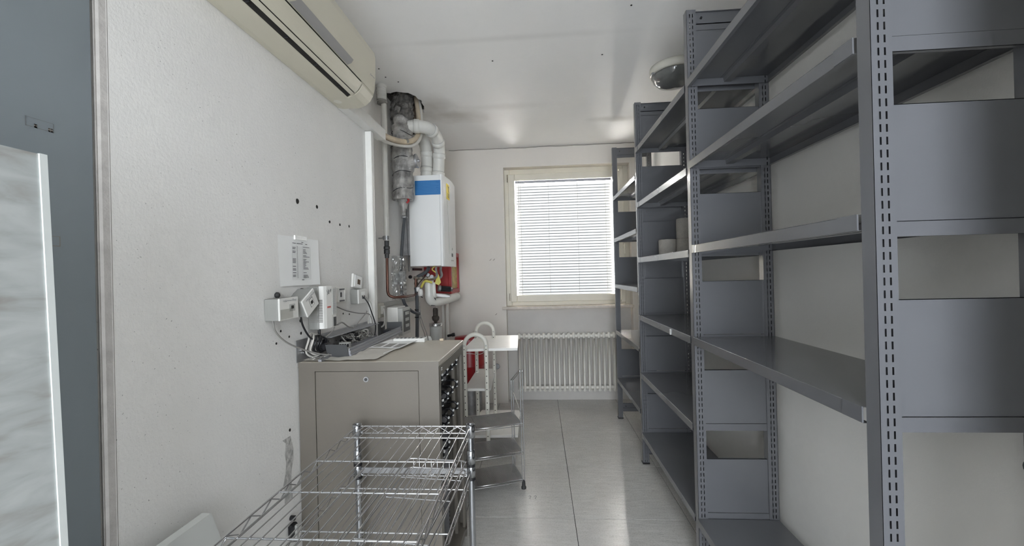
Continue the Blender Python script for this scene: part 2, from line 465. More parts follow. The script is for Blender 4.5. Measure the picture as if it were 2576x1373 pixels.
stain(MAT['ceil'], [(-0.72, 3.62, 0.42, 0.20, 0.55, (0.42, 0.38, 0.33)), (-0.85, 3.4, 0.25, 0.35, 0.6, (0.45, 0.41, 0.37)), (0.72, 3.85, 0.30, 0.10, 0.5, (0.45, 0.43, 0.39)), (-0.3, 3.45, 0.7, 0.10, 0.25, (0.5, 0.48, 0.45)), (-0.2, 2.45, 1.2, 0.05, 0.25, (0.55, 0.54, 0.52))])
ce = mb.build('ceiling', 'ceil', loc=(0, 0, ZC)); struct(ce, 'white painted ceiling with a ragged hole round the duct')
mb = MB()
mb.box(-1.30, -0.80, 2.95, 3.65, ZC+0.24, ZC+0.27)
mb.box(-1.30, -1.20, 2.95, 3.65, ZC+0.031, ZC+0.25); mb.box(-0.84, -0.80, 2.95, 3.65, ZC+0.031, ZC+0.25)
mb.box(-1.30, -0.80, 2.95, 2.99, ZC+0.031, ZC+0.25); mb.box(-1.30, -0.80, 3.61, 3.65, ZC+0.031, ZC+0.25)
mb.build('cavity', 'concrete', ce)
for (x, y) in ((-0.278, 2.701), (0.448, 2.703), (-1.065, 2.716), (-1.064, 2.835), (-0.999, 2.915), (0.529, 2.219)):
    MB().cyl((x, y, ZC-0.0015), (x, y, ZC+0.001), 0.0055, 10).build('plug_hole', 'hole', ce)

# left wall: front run, step back into the pipe recess
prof = [(XL, 0.930), (XL-0.006, 0.918), (XL-0.018, 0.912), (XL-0.25, 0.912), (XL-0.25, 4.9), (XN, 4.9), (XN, 2.46), (XL, 2.46)]
wl = MB().prism(prof, 'z', 0, ZC).build('wall_left', 'wall', loc=(XL, 2.5, 0)); struct(wl, 'rough off-white plaster wall on the left')
tr_ = MB().prism([(XL+.0004, 0.931), (XL-0.0055, 0.9172), (XL-0.0175, 0.9112), (-1.0615, 0.9112), (-1.0615, 0.925), (XL-.002, 0.94)], 'z', 0, ZC).build('trim_corner', mat('shade_painted_corner', (0.34, 0.32, 0.30), 0.8, 0, 0.15, 20, 0.3, 60)); struct(tr_, 'rounded plaster corner with shade painted in, beside the grey door')  # shade put into the colour: rear lamp lights this wall end too brightly
def plug(x, y, z, rx, rz, par=wl):
    mb = MB(); n = 10
    pts = [(x+0.0012, y+rx*math.cos(2*PI*k/n)*R.uniform(.85, 1.1), z+rz*math.sin(2*PI*k/n)*R.uniform(.85, 1.1)) for k in range(n)]
    mb.add(pts, [tuple(range(n))]); mb.add([(p[0]-0.003, p[1], p[2]) for p in pts]+pts, [(k, (k+1) % n, n+(k+1) % n, n+k) for k in range(n)])
    return mb.build('plug_hole', 'hole', par)
for (y, z, a, b) in ((1.710, 1.801, .011, .013), (1.866, 1.802, .009, .009), (1.981, 1.745, .008, .007), (2.087, 1.743, .007, .007), (2.191, 1.747, .007, .007),
                     (1.714, 1.222, .006, .007), (1.710, 1.277, .006, .007), (1.62, 0.834, .006, .007), (1.671, 1.392, .008, .009)):
    plug(XL, y, z, a, b)
mb = MB()
for (y, z) in ((1.575, 1.251), (1.546, 1.206), (1.63, 1.22), (2.10, 1.27), (2.17, 1.26), (1.98, 1.262)):
    plug(XL, y, z, .005, .005)
# torn paint patch beside the cabinet
mb = MB()
pp = [(XL+0.0012, 1.60+R.uniform(-.012, .012)+(0.028 if k > 7 else -0.02), z) for k, z in enumerate([.55, .59, .63, .67, .71, .75, .79, .81, .81, .79, .75, .71, .67, .63, .59, .55])]
mb.add(pp, [tuple(range(16))]); mb.build('paint_chip', mat('bare_plaster', (0.52, 0.51, 0.49), 0.95, 0, 0.35, 45, 0.6, 60), wl)

# right wall
wr = MB().box(XR, XR+0.2, YJ1, 4.9, 0, ZC).build('wall_right', plaster('right_wall_plaster', (0.82, 0.805, 0.775), 0.06, False, 0.15)); struct(wr, 'plain grey-white wall behind the shelving')

# back wall with window opening and radiator niche
WX0, WX1, WZ0, WZ1 = -0.38, 1.03, 1.08, 2.667
mb = MB()
mb.box(XN-0.25, WX0, YB, 4.95, 0, ZC)
mb.box(WX1, XR+0.2, YB, 4.95, 0, ZC)
mb.box(WX0, WX1, YB, 4.95, WZ1, ZC)
wb = mb.build('wall_back', 'wall_b', loc=(0, YB, 0)); struct(wb, 'warm white wall with the window')
nb = MB().box(WX0, WX1, YN, 4.95, 0, WZ0-0.02).build('wall_niche', 'niche'); struct(nb, 'grey radiator niche under the window')
mb = MB()   # loose hairline crack and paint lip along the ceiling
pts = [(-1.0+k*0.055, YB-0.002, ZC-0.006+R.uniform(-.003, .003)) for k in range(40)]
mb.tube(pts, 0.003, 4)
mb.build('paint_crack', mat('dark_crack', (0.25, 0.235, 0.21), 0.9), wb)
# crumbs and flakes on wall
for (x, z) in ((-0.56, 1.62), (-0.52, 1.62), (-0.51, 1.0)):
    MB().tube(curve([(x, YB-.001, z), (x+.012, YB-.002, z+.006), (x+.02, YB-.001, z+.017)]), 0.0025, 4).build('scratch', 'residue_br', wb)

# doorway wall around the camera and the ante-room behind it
mb = MB()
mb.box(0.93, 3.2, YJ0, YJ1, 0, ZC); mb.box(-3.2, -1.10, YJ0, YJ1, 0, ZC); mb.box(-1.10, 0.93, YJ0, YJ1, 2.55, ZC)
o = mb.build('wall_doorway', 'wall', loc=(0, YJ0, 0)); struct(o)
mb = MB()
mb.box(-3.3, -3.2, -3.2, YJ0, 0, ZC); mb.box(3.2, 3.3, -3.2, YJ0, 0, ZC)
mb.box(-3.2, -1.1, -3.2, -3.1, 0, ZC); mb.box(1.1, 3.2, -3.2, -3.1, 0, ZC); mb.box(-1.1, 1.1, -3.2, -3.1, 0, 0.5); mb.box(-1.1, 1.1, -3.2, -3.1, 2.8, ZC)
o = mb.build('wall_anteroom', 'wall', loc=(0, -3.2, 0)); struct(o)
d2 = MB().box(0.885, 0.928, YJ1+0.002, 0.72, 0.01, 2.5).build('shade_leaf', mat('anthracite_shade_leaf', (0.035, 0.037, 0.04), 0.5), bevel=0.002); struct(d2, 'anthracite leaf added out of view to shade the near shelving')  # made-up leaf out of view; shades the right side of the near panel
kn = MB().lathe([(.006, -.05), (.006, 0), (.015, .003), (.018, .012), (.014, .022), (0, .026)], (.885, .752, 1.105), 'x', 16).build('black_knob', 'black', d2)
kn.scale = (-1, 1, 1); kn.location = (1.74, 0, 0)
o = MB().box(-1.30, -1.08, YJ1, 0.911, 0, ZC).build('wall_stub', 'wall'); struct(o)
# grey flush door leaf folded against the left side
d1 = MB().box(-1.079, -1.062, YJ1+0.01, 0.905, 0.0, 2.86).build('door_1', 'door', bevel=0.002); struct(d1, 'flat blue-grey door leaf with two old tape marks')
def frame_mark(x, y0, y1, z0, z1, lw, m, tilt=0):
    mb = MB(); g = x+0.0006
    def q(a, b, c, d): mb.quad((g, a, c+tilt*(a-y0)), (g, b, c+tilt*(b-y0)), (g, b, d+tilt*(b-y0)), (g, a, d+tilt*(a-y0)))
    q(y0, y1, z0, z0+lw); q(y0, y1, z1-lw*.6, z1); q(y0, y0+lw, z0, z1); q(y1-lw, y1, z0, z1)
    return mb.build('tape_residue', m, d1)
frame_mark(-1.062, 0.775, 0.825, 1.795, 1.815, 0.0012, 'residue')
frame_mark(-1.062, 0.79, 0.795, 1.795, 1.803, 0.003, 'residue_br')
frame_mark(-1.062, 0.815, 0.823, 1.795, 1.803, 0.003, 'residue_br')
frame_mark(-1.062, 0.80, 0.833, 1.545, 1.567, 0.0014, 'residue_br')

# ------------------------------------------------------------------ window
wn = thing('window_1', 'ivory framed single casement window', 'window', (0.32, YN, WZ0)); del wn['category']; wn['kind'] = 'structure'
def rect_frame(x0, x1, z0, z1, y0, y1, wd, name, m, par, bev=0.006):
    mb = MB()
    mb.box(x0, x0+wd, y0, y1, z0, z1); mb.box(x1-wd, x1, y0, y1, z0, z1)
    mb.box(x0+wd, x1-wd, y0, y1, z0, z0+wd); mb.box(x0+wd, x1-wd, y0, y1, z1-wd, z1)
    return mb.build(name, m, par, bevel=bev, seg=2)
rect_frame(WX0-0.01, WX1+0.01, WZ0+0.0, WZ1+0.01, 4.701, 4.78, 0.067, 'window_frame', 'winframe', wn)
rect_frame(WX0+0.045, .925, WZ0+0.055, WZ1-0.06, 4.665, 4.73, 0.075, 'sash', 'winframe', wn)
MB().box(.927, WX1-.056, 4.675, 4.74, WZ0+.03, WZ1-.04).build('mullion_post', 'winframe', wn, bevel=.003)
MB().box(WX0+0.11, .86, 4.722, 4.727, WZ0+0.12, WZ1-0.12).build('window_pane', 'glass', wn)
for z in (1.15, 2.52):
    MB().cyl((WX0+0.04, 4.672, z), (WX0+0.04, 4.672, z+0.085), 0.009, 10).build('hinge', 'brass', wn)
h = MB().box(0.955, 0.975, 4.655, 4.672, 1.74, 1.80).build('window_handle', 'winframe', wn, bevel=.003)
MB().tube([(0.965, 4.65, 1.77), (0.965, 4.62, 1.77), (0.965, 4.618, 1.66)], 0.008, 8).build('lever', 'winframe', h)
s1 = MB().box(WX0-0.045, WX1+0.005, YB-0.045, YN+0.0, WZ0-0.02, WZ0+0.01).build('trim_sill', 'sill', bevel=0.004); s1.name = 'window_sill'; struct(s1, 'pale stone window sill')

# ------------------------------------------------------------------ venetian blind
BX0, BX1, BZ0, BZ1 = -0.255, 0.841, 1.212, 2.525
bl = thing('venetian_blind', 'white venetian blind, slats closed, filling the window', 'blind', (0.27, 4.688, BZ0))
MB().box(BX0, BX1, 4.676, 4.700, BZ1-0.025, BZ1+0.005).build('head_rail', 'alu', bl, bevel=.002)
MB().box(BX0, BX1, 4.680, 4.696, BZ0-0.012, BZ0).build('bottom_rail', 'whitepl', bl, bevel=.002)
ns = 40
pitch_s = (BZ1-0.03-BZ0)/ns
a = math.radians(-87.5); wS = 0.0405
sp = []
for k in range(5):
    t = (k/4-0.5)*wS; cur = 0.0028*(1-(2*k/4-1)**2)
    sp.append((math.cos(a)*t-math.sin(a)*cur, -math.sin(a)*t-math.cos(a)*cur))
slat0 = None
for i in range(ns):
    z = BZ0+0.012+pitch_s*i
    if slat0 is None:
        mb = MB()
        vs = [(x, 4.689+p[0], z+p[1]) for x in (BX0+.004, BX1-.004) for p in sp]
        mb.add(vs, [(k, k+1, 5+k+1, 5+k) for k in range(4)], True)
        slat0 = mb.build('slat', 'slat', bl); z00 = z
    else: dup_part(slat0, bl, (0, 0, z-z00))
for x in (-0.195, 0.125, 0.455, 0.77):
    MB().tube([(x, 4.6675, BZ0), (x, 4.6675, BZ1)], 0.0016, 5).build('ladder_cord', 'cablegrey', bl)
MB().tube([(-0.215, 4.664, 2.16), (-0.215, 4.664, BZ1)], 0.002, 5).build('pull_cord', 'cablegrey', bl)

# ------------------------------------------------------------------ radiator
rd = thing('radiator', 'off-white column radiator in the niche under the window', 'radiator', (0.28, 4.62, 0.12))
nr = 20; rx0, rx1 = -0.245, 0.815
c0 = None
for i in range(nr):
    x = rx0+(rx1-rx0)*i/(nr-1)
    if c0 is None:
        mb = MB()
        for y in (4.585, 4.645):
            mb.tube(curve([(x, y+(0.012 if y < 4.6 else -0.012), 0.13), (x, y, 0.155), (x, y, 0.18)], 3)+[(x, y, 0.72)]+curve([(x, y, 0.72), (x, y, 0.75), (x, y+(0.012 if y < 4.6 else -0.012), 0.775)], 3), 0.0135, 10)
        mb.tube([(x, 4.585, 0.142), (x, 4.645, 0.142)], 0.018, 8); mb.tube([(x, 4.585, 0.762), (x, 4.645, 0.762)], 0.018, 8)
        c0 = mb.build('column', 'rad', rd); xx0 = x
    else: dup_part(c0, rd, (x-xx0, 0, 0))
for z in (0.165, 0.745):
    MB().cyl((rx0, 4.615, z), (rx1, 4.615, z), 0.02, 12).build('header', 'rad', rd)
v = MB().cyl((rx0-0.09, 4.60, 0.63), (rx0-0.0, 4.60, 0.63), 0.014, 12).cyl((rx0-0.06, 4.60, 0.60), (rx0-0.06, 4.60, 0.66), 0.02, 12).build('valve', 'galv', rd)

# ================================================================== GREY STEEL SHELVING
XF, XRR = 0.75, 1.132
slotted_cache = {}
def slotted_face(mb, x0, x1, y, z0, z1, pitch=0.0285, sw=0.0042, sh=0.0175, toz=0.012):
    """sheet facing the camera with two columns of punched slots"""
    W = x1-x0
    xa = [x0, x0+W*0.36-sw/2, x0+W*0.36+sw/2, x0+W*0.66-sw/2, x0+W*0.66+sw/2, x1]
    z = z0; mb.quad((x0, y, z), (x1, y, z), (x1, y, z+toz), (x0, y, z+toz)); z += toz
    while z+pitch < z1:
        for k in (0, 2, 4): mb.quad((xa[k], y, z), (xa[k+1], y, z), (xa[k+1], y, z+sh), (xa[k], y, z+sh))
        mb.quad((x0, y, z+sh), (x1, y, z+sh), (x1, y, z+pitch), (x0, y, z+pitch))
        z += pitch
    mb.quad((x0, y, z), (x1, y, z), (x1, y, z1), (x0, y, z1))
def upright(par, x0, x1, y0, y1, z1, front):
    mb = MB()
    slotted_face(mb, x0, x1, y0, 0.006, z1); slotted_face(mb, x0, x1, y1, 0.006, z1)
    xo, xi = (x0, x1) if front else (x1, x0)
    mb.box(min(xo, xo+(0.0015 if front else -0.0015)), max(xo, xo+(0.0015 if front else -0.0015)), y0, y1, 0.006, z1)
    mb.quad((xi, y0, 0.006), (xi, y1, 0.006), (xi, y1, z1), (xi, y0, z1)); mb.quad((x0, y0, z1), (x1, y0, z1), (x1, y1, z1), (x0, y1, z1))
    o = mb.build('upright', 'steel', par)
    mb = MB().box(x0-.003, x1+.003, y0-.003, y1+.003, 0, 0.012); mb.build('foot', 'black', o, bevel=.001)
    return o
def side_panel(par, y, z0, h=0.297, crease=0.034):
    """folded sheet end panel hung between the uprights"""
    mb = MB()
    x0, x1 = XF+0.042, XRR-0.04
    mb.box(x0, x1, y, y+0.0015, z0+crease+0.001, z0+h)
    mb.box(x0, x1, y-0.0022, y+0.0015, z0, z0+crease-0.001)
    mb.box(x0, x1, y-0.001, y+0.012, z0, z0+0.0015); mb.box(x0, x1, y, y+0.012, z0+h-0.0015, z0+h)
    return mb.build('side_panel', 'steel', par)
def cross_bar(par, y, z0, z1):
    mb = MB()
    x0, x1 = XF+0.042, XRR-0.042
    mb.box(x0, x1, y+0.006, y+0.008, z0, z1); mb.box(x0, x1, y-0.004, y+0.008, z1-0.002, z1); mb.box(x0, x1, y-0.004, y+0.008, z0, z0+0.002)
    zm = z0+(z1-z0)*0.35
    mb.box(x0, x1, y-0.004, y+0.008, zm-0.004, zm+0.004)
    o = mb.build('cross_bar', 'steel', par)
    MB().cyl((x0+0.035, y-0.002, z1-0.03), (x0+0.035, y+0.0055, z1-0.03), 0.0055, 10).build('bolt', 'black', o)
    return o
def end_frame(par, y0, panels, top, h=0.297, base=True, dy=0.038):
    upright(par, XF, XF+0.046, y0, y0+dy, top, True)
    upright(par, XRR-0.046, XRR, y0, y0+dy, top, False)
    for z in panels: side_panel(par, y0+0.008, z, h)
    cross_bar(par, y0+0.012, top-0.10, top-0.004)
    if base: cross_bar(par, y0+0.012, 0.07, 0.15)
def shelf_board(par, y0, y1, z, lip=0.038):
    """sheet-steel shelf: folded front and back lips, hat rib below the middle"""
    mb = MB(); t = 0.0012
    x0, x1 = XF-0.004, XRR-0.004
    mb.box(x0, x1, y0, y1, z-t, z)
    mb.box(x0, x0+t, y0, y1, z-lip, z-t); mb.box(x0, x0+0.016, y0, y1, z-lip, z-lip+t)
    mb.box(x1-t, x1, y0, y1, z-lip, z-t); mb.box(x1-0.016, x1, y0, y1, z-lip, z-lip+t)
    o = mb.build('shelf', 'steel', par, bevel=0.0006)
    xm = (x0+x1)/2
    mb = MB()
    mb.prism([(xm-.034, z-.0015), (xm-.020, z-.0015), (xm-.016, z-.022), (xm+.016, z-.022), (xm+.020, z-.0015), (xm+.034, z-.0015),
              (xm+.034, z-.003), (xm+.021, z-.003), (xm+.017, z-.0235), (xm-.017, z-.0235), (xm-.021, z-.003), (xm-.034, z-.003)], 'y', y0+.003, y1-.003)
    mb.build('stiffening_rib', 'steel', o)
    for (ya, yb) in ((y0+.001, y0+.0035), (y1-.0035, y1-.001)):
        MB().box(x0+.018, x1-.018, ya, yb, z-.036, z-.002).build('end_lip', 'steel', o)
    return o
def clip_plate(sh, y0, y1, z, lip=0.038):
    MB().box(XF-0.0062, XF-0.0042, y0, y1, z-lip+0.001, z+0.001).build('corner_plate', 'steel', sh)

Y1, Y2, Y3, Y4 = 0.957, 2.045, 3.125, 4.085
P = [.232, .668, 1.105, 1.535, 1.953, 2.373]
b1 = thing('steel_shelving', 'nearest bay of grey steel shelving, cropped at the right frame edge', 'shelving', (0.93, 1.5, 0))
end_frame(b1, Y1, [1.085, 1.523, 1.938, 2.36], 2.75)
end_frame(b1, Y2, P, 2.735)
for z in (2.393, 1.993, 1.579, 1.13, .24):
    s = shelf_board(b1, Y1+0.042, Y2-0.003, z)
    if z > 1.1 and z < 2.1: clip_plate(s, Y1+0.043, Y1+0.105, z)
    if z in (1.579,): clip_plate(s, Y2-0.04, Y2-0.004, z)
b2 = thing('steel_shelving', 'middle bay of grey steel shelving, holding the paper rolls', 'shelving', (0.93, 2.6, 0))
end_frame(b2, Y3, P, 2.735)
for z in (2.385, 1.972, 1.56, 1.128, .692, .24):
    s = shelf_board(b2, Y2+0.041, Y3-0.003, z)
    clip_plate(s, Y3-0.07, Y3-0.004, z)
for z in (.385, .86, 1.30, 1.75): side_panel(b2, Y3+0.026, z, 0.30)
b3 = thing('steel_shelving', 'farthest bay of grey steel shelving, in front of the window', 'shelving', (0.93, 3.6, 0))
end_frame(b3, Y4, [.385, 1.30, 1.75], 2.69, 0.30)
for z in (2.195, 1.785, 1.335, .88, .405):
    shelf_board(b3, Y3+0.041, Y4-0.003, z)
# small splinter of tape on a middle-bay shelf lip
tag(MB().box(XF-.0075, XF-.0045, 2.38, 2.40, 1.09, 1.122).build('tape_scrap', 'tape'), 'tiny white scrap of tape on a shelf lip of the middle bay', 'tape')

# toilet-paper rolls
def paper_roll(x, y, z, label, h=0.118, r=0.062):
    t = thing('paper_roll', label, 'paper roll', (x, y, z), 'rough grey paper rolls on the middle shelving bay')
    mb = MB()
    prof = [(0.021, 0), (r-.003, 0), (r, .004), (r, h-.004), (r-.003, h), (0.021, h), (0.021, 0)]
    mb.lathe(prof, (x, y, z), n=32); mb.build('paper', 'tissue', t)
    MB().lathe([(0.0205, 0.001), (0.0205, h-.001), (0.0195, h-.001), (0.0195, 0.001), (0.0205, 0.001)], (x, y, z), n=20).build('core', 'sill', t)
    return t
paper_roll(0.925, 2.98, 1.561, 'single grey paper roll standing beside the stack of two')
paper_roll(1.035, 2.93, 1.561, 'lower grey paper roll of the stack of two')
paper_roll(1.035, 2.93, 1.680, 'upper grey paper roll of the stack of two', h=0.14)

# ceiling lamp
cx, cy = 0.985, 2.93
lp = thing('ceiling_lamp', 'round ceiling lamp with cream rim and dull glass bowl', 'lamp', (cx, cy, ZC-0.14))
rr = 0.165
MB().lathe([(0.10, 0), (rr, -0.001), (rr+.004, -.02), (rr, -.05), (rr-.012, -.058), (rr-.014, -.05), (0.1, -.045)], (cx, cy, ZC-0.001), n=48).build('rim', 'offwhite', lp)
MB().lathe([(rr-.014, -.055), (rr-.02, -.085), (rr-.05, -.115), (rr-.10, -.132), (0.0, -.14)], (cx, cy, ZC), n=48).build('bowl', 'lampglass', lp)
MB().box(cx-rr-.004, cx-rr+.02, cy-.05, cy-.02, ZC-.066, ZC-.05).build('clip', 'galv', lp, bevel=.002)

# ================================================================== LEFT WALL EQUIPMENT
# ---- air conditioner
AY0, AY1 = 0.985, 2.095
ac = thing('air_conditioner', 'cream wall-mounted air conditioner under the ceiling', 'air conditioner', (XL+.1, 1.54, 2.36))
def O(o, z): return (XL+o, z)
prof = [O(.001, 2.365), O(.03, 2.360), O(.118, 2.359), O(.118, 2.385), O(.172, 2.43), O(.198, 2.45), O(.205, 2.50), O(.21, 2.61), O(.205, 2.64), O(.17, 2.665), O(.001, 2.67)]
MB().prism(prof, 'y', AY0+.14, AY1-.13).build('body', 'cream', ac, bevel=.002)
# full-profile cheeks at both ends
full = [O(.001, 2.365), O(.03, 2.360), O(.115, 2.359), O(.150, 2.370), O(.175, 2.388), O(.194, 2.418), O(.203, 2.46), O(.207, 2.50), O(.21, 2.61), O(.205, 2.64), O(.17, 2.665), O(.001, 2.67)]
for (a_, b_) in ((AY0, AY0+.139), (AY1-.129, AY1)):
    MB().prism(full, 'y', a_, b_).build('end_cheek', 'cream', ac, bevel=.006, seg=3)
MB().prism([O(.119, 2.36), O(.119, 2.384), O(.19, 2.44), O(.19, 2.415), O(.15, 2.378)], 'y', AY0+.15, AY1-.14).build('air_outlet', 'hole', ac)
def flap(o0, z0, o1, z1, bow, name, m='cream'):
    n = 6; pts = []
    d = Vector((o1-o0, z1-z0)); nn = Vector((d.y, -d.x)).normalized()
    for k in range(n+1):
        t = k/n; q = Vector((o0, z0))+d*t+nn*bow*4*t*(1-t); pts.append(q)
    prof = [O(*p) for p in pts]+[O(*(p-nn*0.003)) for p in reversed(pts)]
    return MB().prism(prof, 'y', AY0+.15, AY1-.14, smooth=False).build(name, m, ac)
flap(.141, 2.364, .156, 2.374, .001, 'louvre')
flap(.160, 2.376, .196, 2.424, .004, 'louvre')
mb = MB()
for y in (1.25, 1.45, 1.65, 1.85): mb.box(XL+.12, XL+.136, y, y+.002, 2.36, 2.375)
mb.build('vane', 'black', ac)
MB().prism([O(.1995, 2.428), O(.2045, 2.452), O(.2095, 2.50), O(.2125, 2.61), O(.208, 2.643), O(.204, 2.640), O(.207, 2.61), O(.204, 2.50), O(.199, 2.453), O(.196, 2.43)], 'y', AY0+.004, AY1-.004).build('front_panel', 'cream', ac)
mb = MB()
g0, g1 = 1.36, 1.79
pz = [(.2008, 2.429), (.2062, 2.452), (.2098, 2.475)]
vs = []
for (y, k) in ((g0, 0), (g0+.03, 1), (g0+.045, 2), (g1+.045, 2), (g1+.03, 1), (g1, 0)):
    vs.append((XL+pz[k][0]+.0012, y, pz[k][1]))
mb.add(vs, [(0, 1, 4, 5), (1, 2, 3, 4)]); mb.build('display_strip', 'greystrip', ac)
MB().cyl((XL+.045, AY1-.09, 2.3595), (XL+.045, AY1-.09, 2.361), .020, 24).build('screw_cap', 'cream_lt', ac)
mb = MB()
for (dy, dz) in ((0, 0), (-.005, -.006), (.005, -.006)):
    c = Vector((XL+.2155, AY1-.075+dy, 2.50+dz))
    mb.add([c+Vector((0, 0, .004)), c+Vector((0, .004, 0)), c-Vector((0, 0, .004)), c-Vector((0, .004, 0))], [(0, 1, 2, 3)])
for k in range(5): mb.box(XL+.2145, XL+.2152, AY1-.064+k*.008, AY1-.059+k*.008, 2.4975, 2.5015)
mb.build('logo', 'inklt', ac)

# ---- cable ducts
t = thing('cable_duct', 'white horizontal cable duct running on from the air conditioner', 'cable duct', (XL+.03, 2.35, 2.36))
MB().box(XL+.001, XL+.058, AY1+.002, 2.61, 2.362, 2.425).build('duct_base', 'whitepl', t, bevel=.002)
MB().box(XL+.058, XL+.061, AY1+.002, 2.613, 2.360, 2.428).build('duct_cover', 'whitepl', t, bevel=.001)
t = thing('cable_duct', 'white vertical cable duct at the corner of the pipe recess', 'cable duct', (XL+.02, 2.44, 1.1))
MB().box(XL+.001, XL+.038, 2.425, 2.458, 0.02, 2.358).build('duct_base', 'whitepl', t, bevel=.002)
MB().box(XL+.038, XL+.041, 2.423, 2.461, 0.02, 2.358).build('duct_cover', 'whitepl', t, bevel=.001)

# ---- corrugated conduit, water pipe, copper pipe
t = thing('corrugated_conduit', 'ribbed white conduit coming out of the ceiling', 'conduit', (-1.145, 2.9, 2.76))
pts = []; rs = []
for k in range(41):
    z = 2.765+(ZC-2.765)*k/40; pts.append((-1.14, 2.95, z)); rs.append(.033 if k % 3 else .038)
MB().tube(pts, rs, 20).build('conduit', 'whitepl', t)
MB().lathe([(.024, -.02), (.036, -.015), (.034, .0), (.038, .012)], (-1.14, 2.95, 2.765), n=18).build('torn_end', 'cablegrey', t)
wp = thing('water_pipe', 'white vertical pipe ending in a dark fitting beside the foil duct', 'pipe', (-1.13, 2.95, 1.6))
MB().cyl((-1.128, 2.95, 1.73), (-1.125, 2.95, 2.80), .0195, 18).build('pipe', 'pvc', wp)
mb = MB().cyl((-1.128, 2.95, 1.735), (-1.128, 2.95, 1.765), .0235, 18); mb.cyl((-1.189, 2.95, 1.75), (-1.15, 2.95, 1.75), .005, 8); mb.box(-1.155, -1.148, 2.935, 2.965, 1.74, 1.76)
mb.build('pipe_clamp', 'galv', wp)
MB().lathe([(.016, 1.60), (.018, 1.63), (.023, 1.632), (.023, 1.66), (.019, 1.662), (.024, 1.668), (.024, 1.685), (.018, 1.69), (.018, 1.733)], (-1.128, 2.95, 0), n=8, smooth=False).build('fitting', 'greydark', wp)
cp = thing('copper_pipe', 'thin copper pipe bent in a U below the dark fitting', 'pipe', (-1.05, 2.95, 1.3))
MB().tube(curve([(-1.128, 2.95, 1.60), (-1.129, 2.95, 1.45), (-1.129, 2.95, 1.36), (-1.118, 2.955, 1.322), (-1.085, 2.97, 1.306)], 5)[:-1] + curve([(-1.085, 2.97, 1.306), (-1.03, 3.05, 1.306), (-1.06, 3.30, 1.30), (-1.085, 3.48, 1.30), (-1.095, 3.53, 1.325), (-1.10, 3.545, 1.37), (-1.10, 3.55, 1.44)], 6), .0105, 12).build('pipe', 'copper', cp)

# ---- foil-wrapped duct with bands, cone, clean-out
fd = thing('insulated_duct', 'crumpled foil-wrapped duct hanging from the ceiling hole', 'duct', (-1.095, 3.25, 1.95))
random.seed(3)
mb = MB(); rings = 46; nn = 30; vs = []
bands = [2.17, 2.30, 2.42, 2.53, 2.62, 2.70, 2.78]
for i in range(rings+1):
    z = 2.085+(ZC+0.1-2.085)*i/rings
    rad = 0.083
    for b_ in bands:
        if abs(z-b_) < 0.012: rad -= 0.008
    if z > 2.68: rad -= 0.006+0.010*R.random()
    for k in range(nn):
        a = 2*PI*k/nn
        rr_ = rad*(1+R.uniform(-.06, .06)+.05*math.sin(3*a+z*17)+.03*math.sin(7*a-z*31))
        vs.append((-1.095+0.02*max(0, z-2.6)+rr_*math.cos(a), 3.25+rr_*math.sin(a), z))
mb.add(vs, [(i*nn+k, i*nn+(k+1) % nn, (i+1)*nn+(k+1) % nn, (i+1)*nn+k) for i in range(rings) for k in range(nn)], True)
mb.add(vs[:nn], [tuple(range(nn))])
mb.build('foil_wrap', 'foil', fd)
for b_ in bands[:5]:
    a0 = R.uniform(0, 6)
    pts = [(-1.095+.080*math.cos(2*PI*k/24), 3.25+.080*math.sin(2*PI*k/24), b_+.014*math.sin(2*PI*k/24+a0)+.006*math.sin(6*PI*k/24)) for k in range(24)]
    MB().tube(pts, .0032, 5, closed=True).build('binding_wire', 'greydark', fd)
MB().lathe([(.068, 2.10), (.045, 2.08), (.03, 2.03), (.024, 2.0), (.022, 1.96), (.012, 1.955)], (-1.093, 3.25, 0), n=16).build('cone', 'foil', fd)
mb = MB(); mb.lathe([(.020, 0), (.026, .004), (.026, .01), (.020, .02)], (-1.09, 3.25, 1.935), n=12); mb.build('clamp', 'galv', fd)
MB().tube(curve([(-1.05, 3.21, 2.10), (-1.035, 3.20, 2.07), (-1.05, 3.195, 2.05)]), .009, 8).build('red_cap', 'red', fd)
# clean-out branch with lid
q = MB().tube([(-1.05, 3.25, 2.33), (-1.03, 3.24, 2.38), (-.975, 3.235, 2.395)], [.05, .052, .054], 18).build('cleanout_branch', 'foil', fd)
MB().tube([(-.976, 3.235, 2.395), (-.963, 3.235, 2.397)], .057, 24).build('lid', 'galv', q)
MB().tube([(-.963, 3.235, 2.397), (-.945, 3.235, 2.397)], .012, 10).build('wing_nut', 'galv', q)
mb = MB(); vs = []
for i in range(15):
    z = 2.745+.235*i/14
    for k in range(26):
        a = 2*PI*k/26; rr_ = (.079+.012*math.sin(2.5*a+9*z)+R.uniform(-.008, .012))*(1.0 if i else 1.03)
        vs.append((-1.095+0.02*(z-2.6)+rr_*math.cos(a), 3.25+rr_*math.sin(a), z+R.uniform(-.006, .006)+(.02*math.sin(3*a) if i == 0 else 0)))
mb.add(vs, [(i*26+k, i*26+(k+1) % 26, (i+1)*26+(k+1) % 26, (i+1)*26+k) for i in range(14) for k in range(26)])
lab(mb.build('torn_wrap', mat('sooty_torn_foil', (0.17, 0.16, 0.15), 0.6, 0.2, 0.7, 18, 1.0, 40), fd), 'dark sooty torn wrapping at the top of the duct')
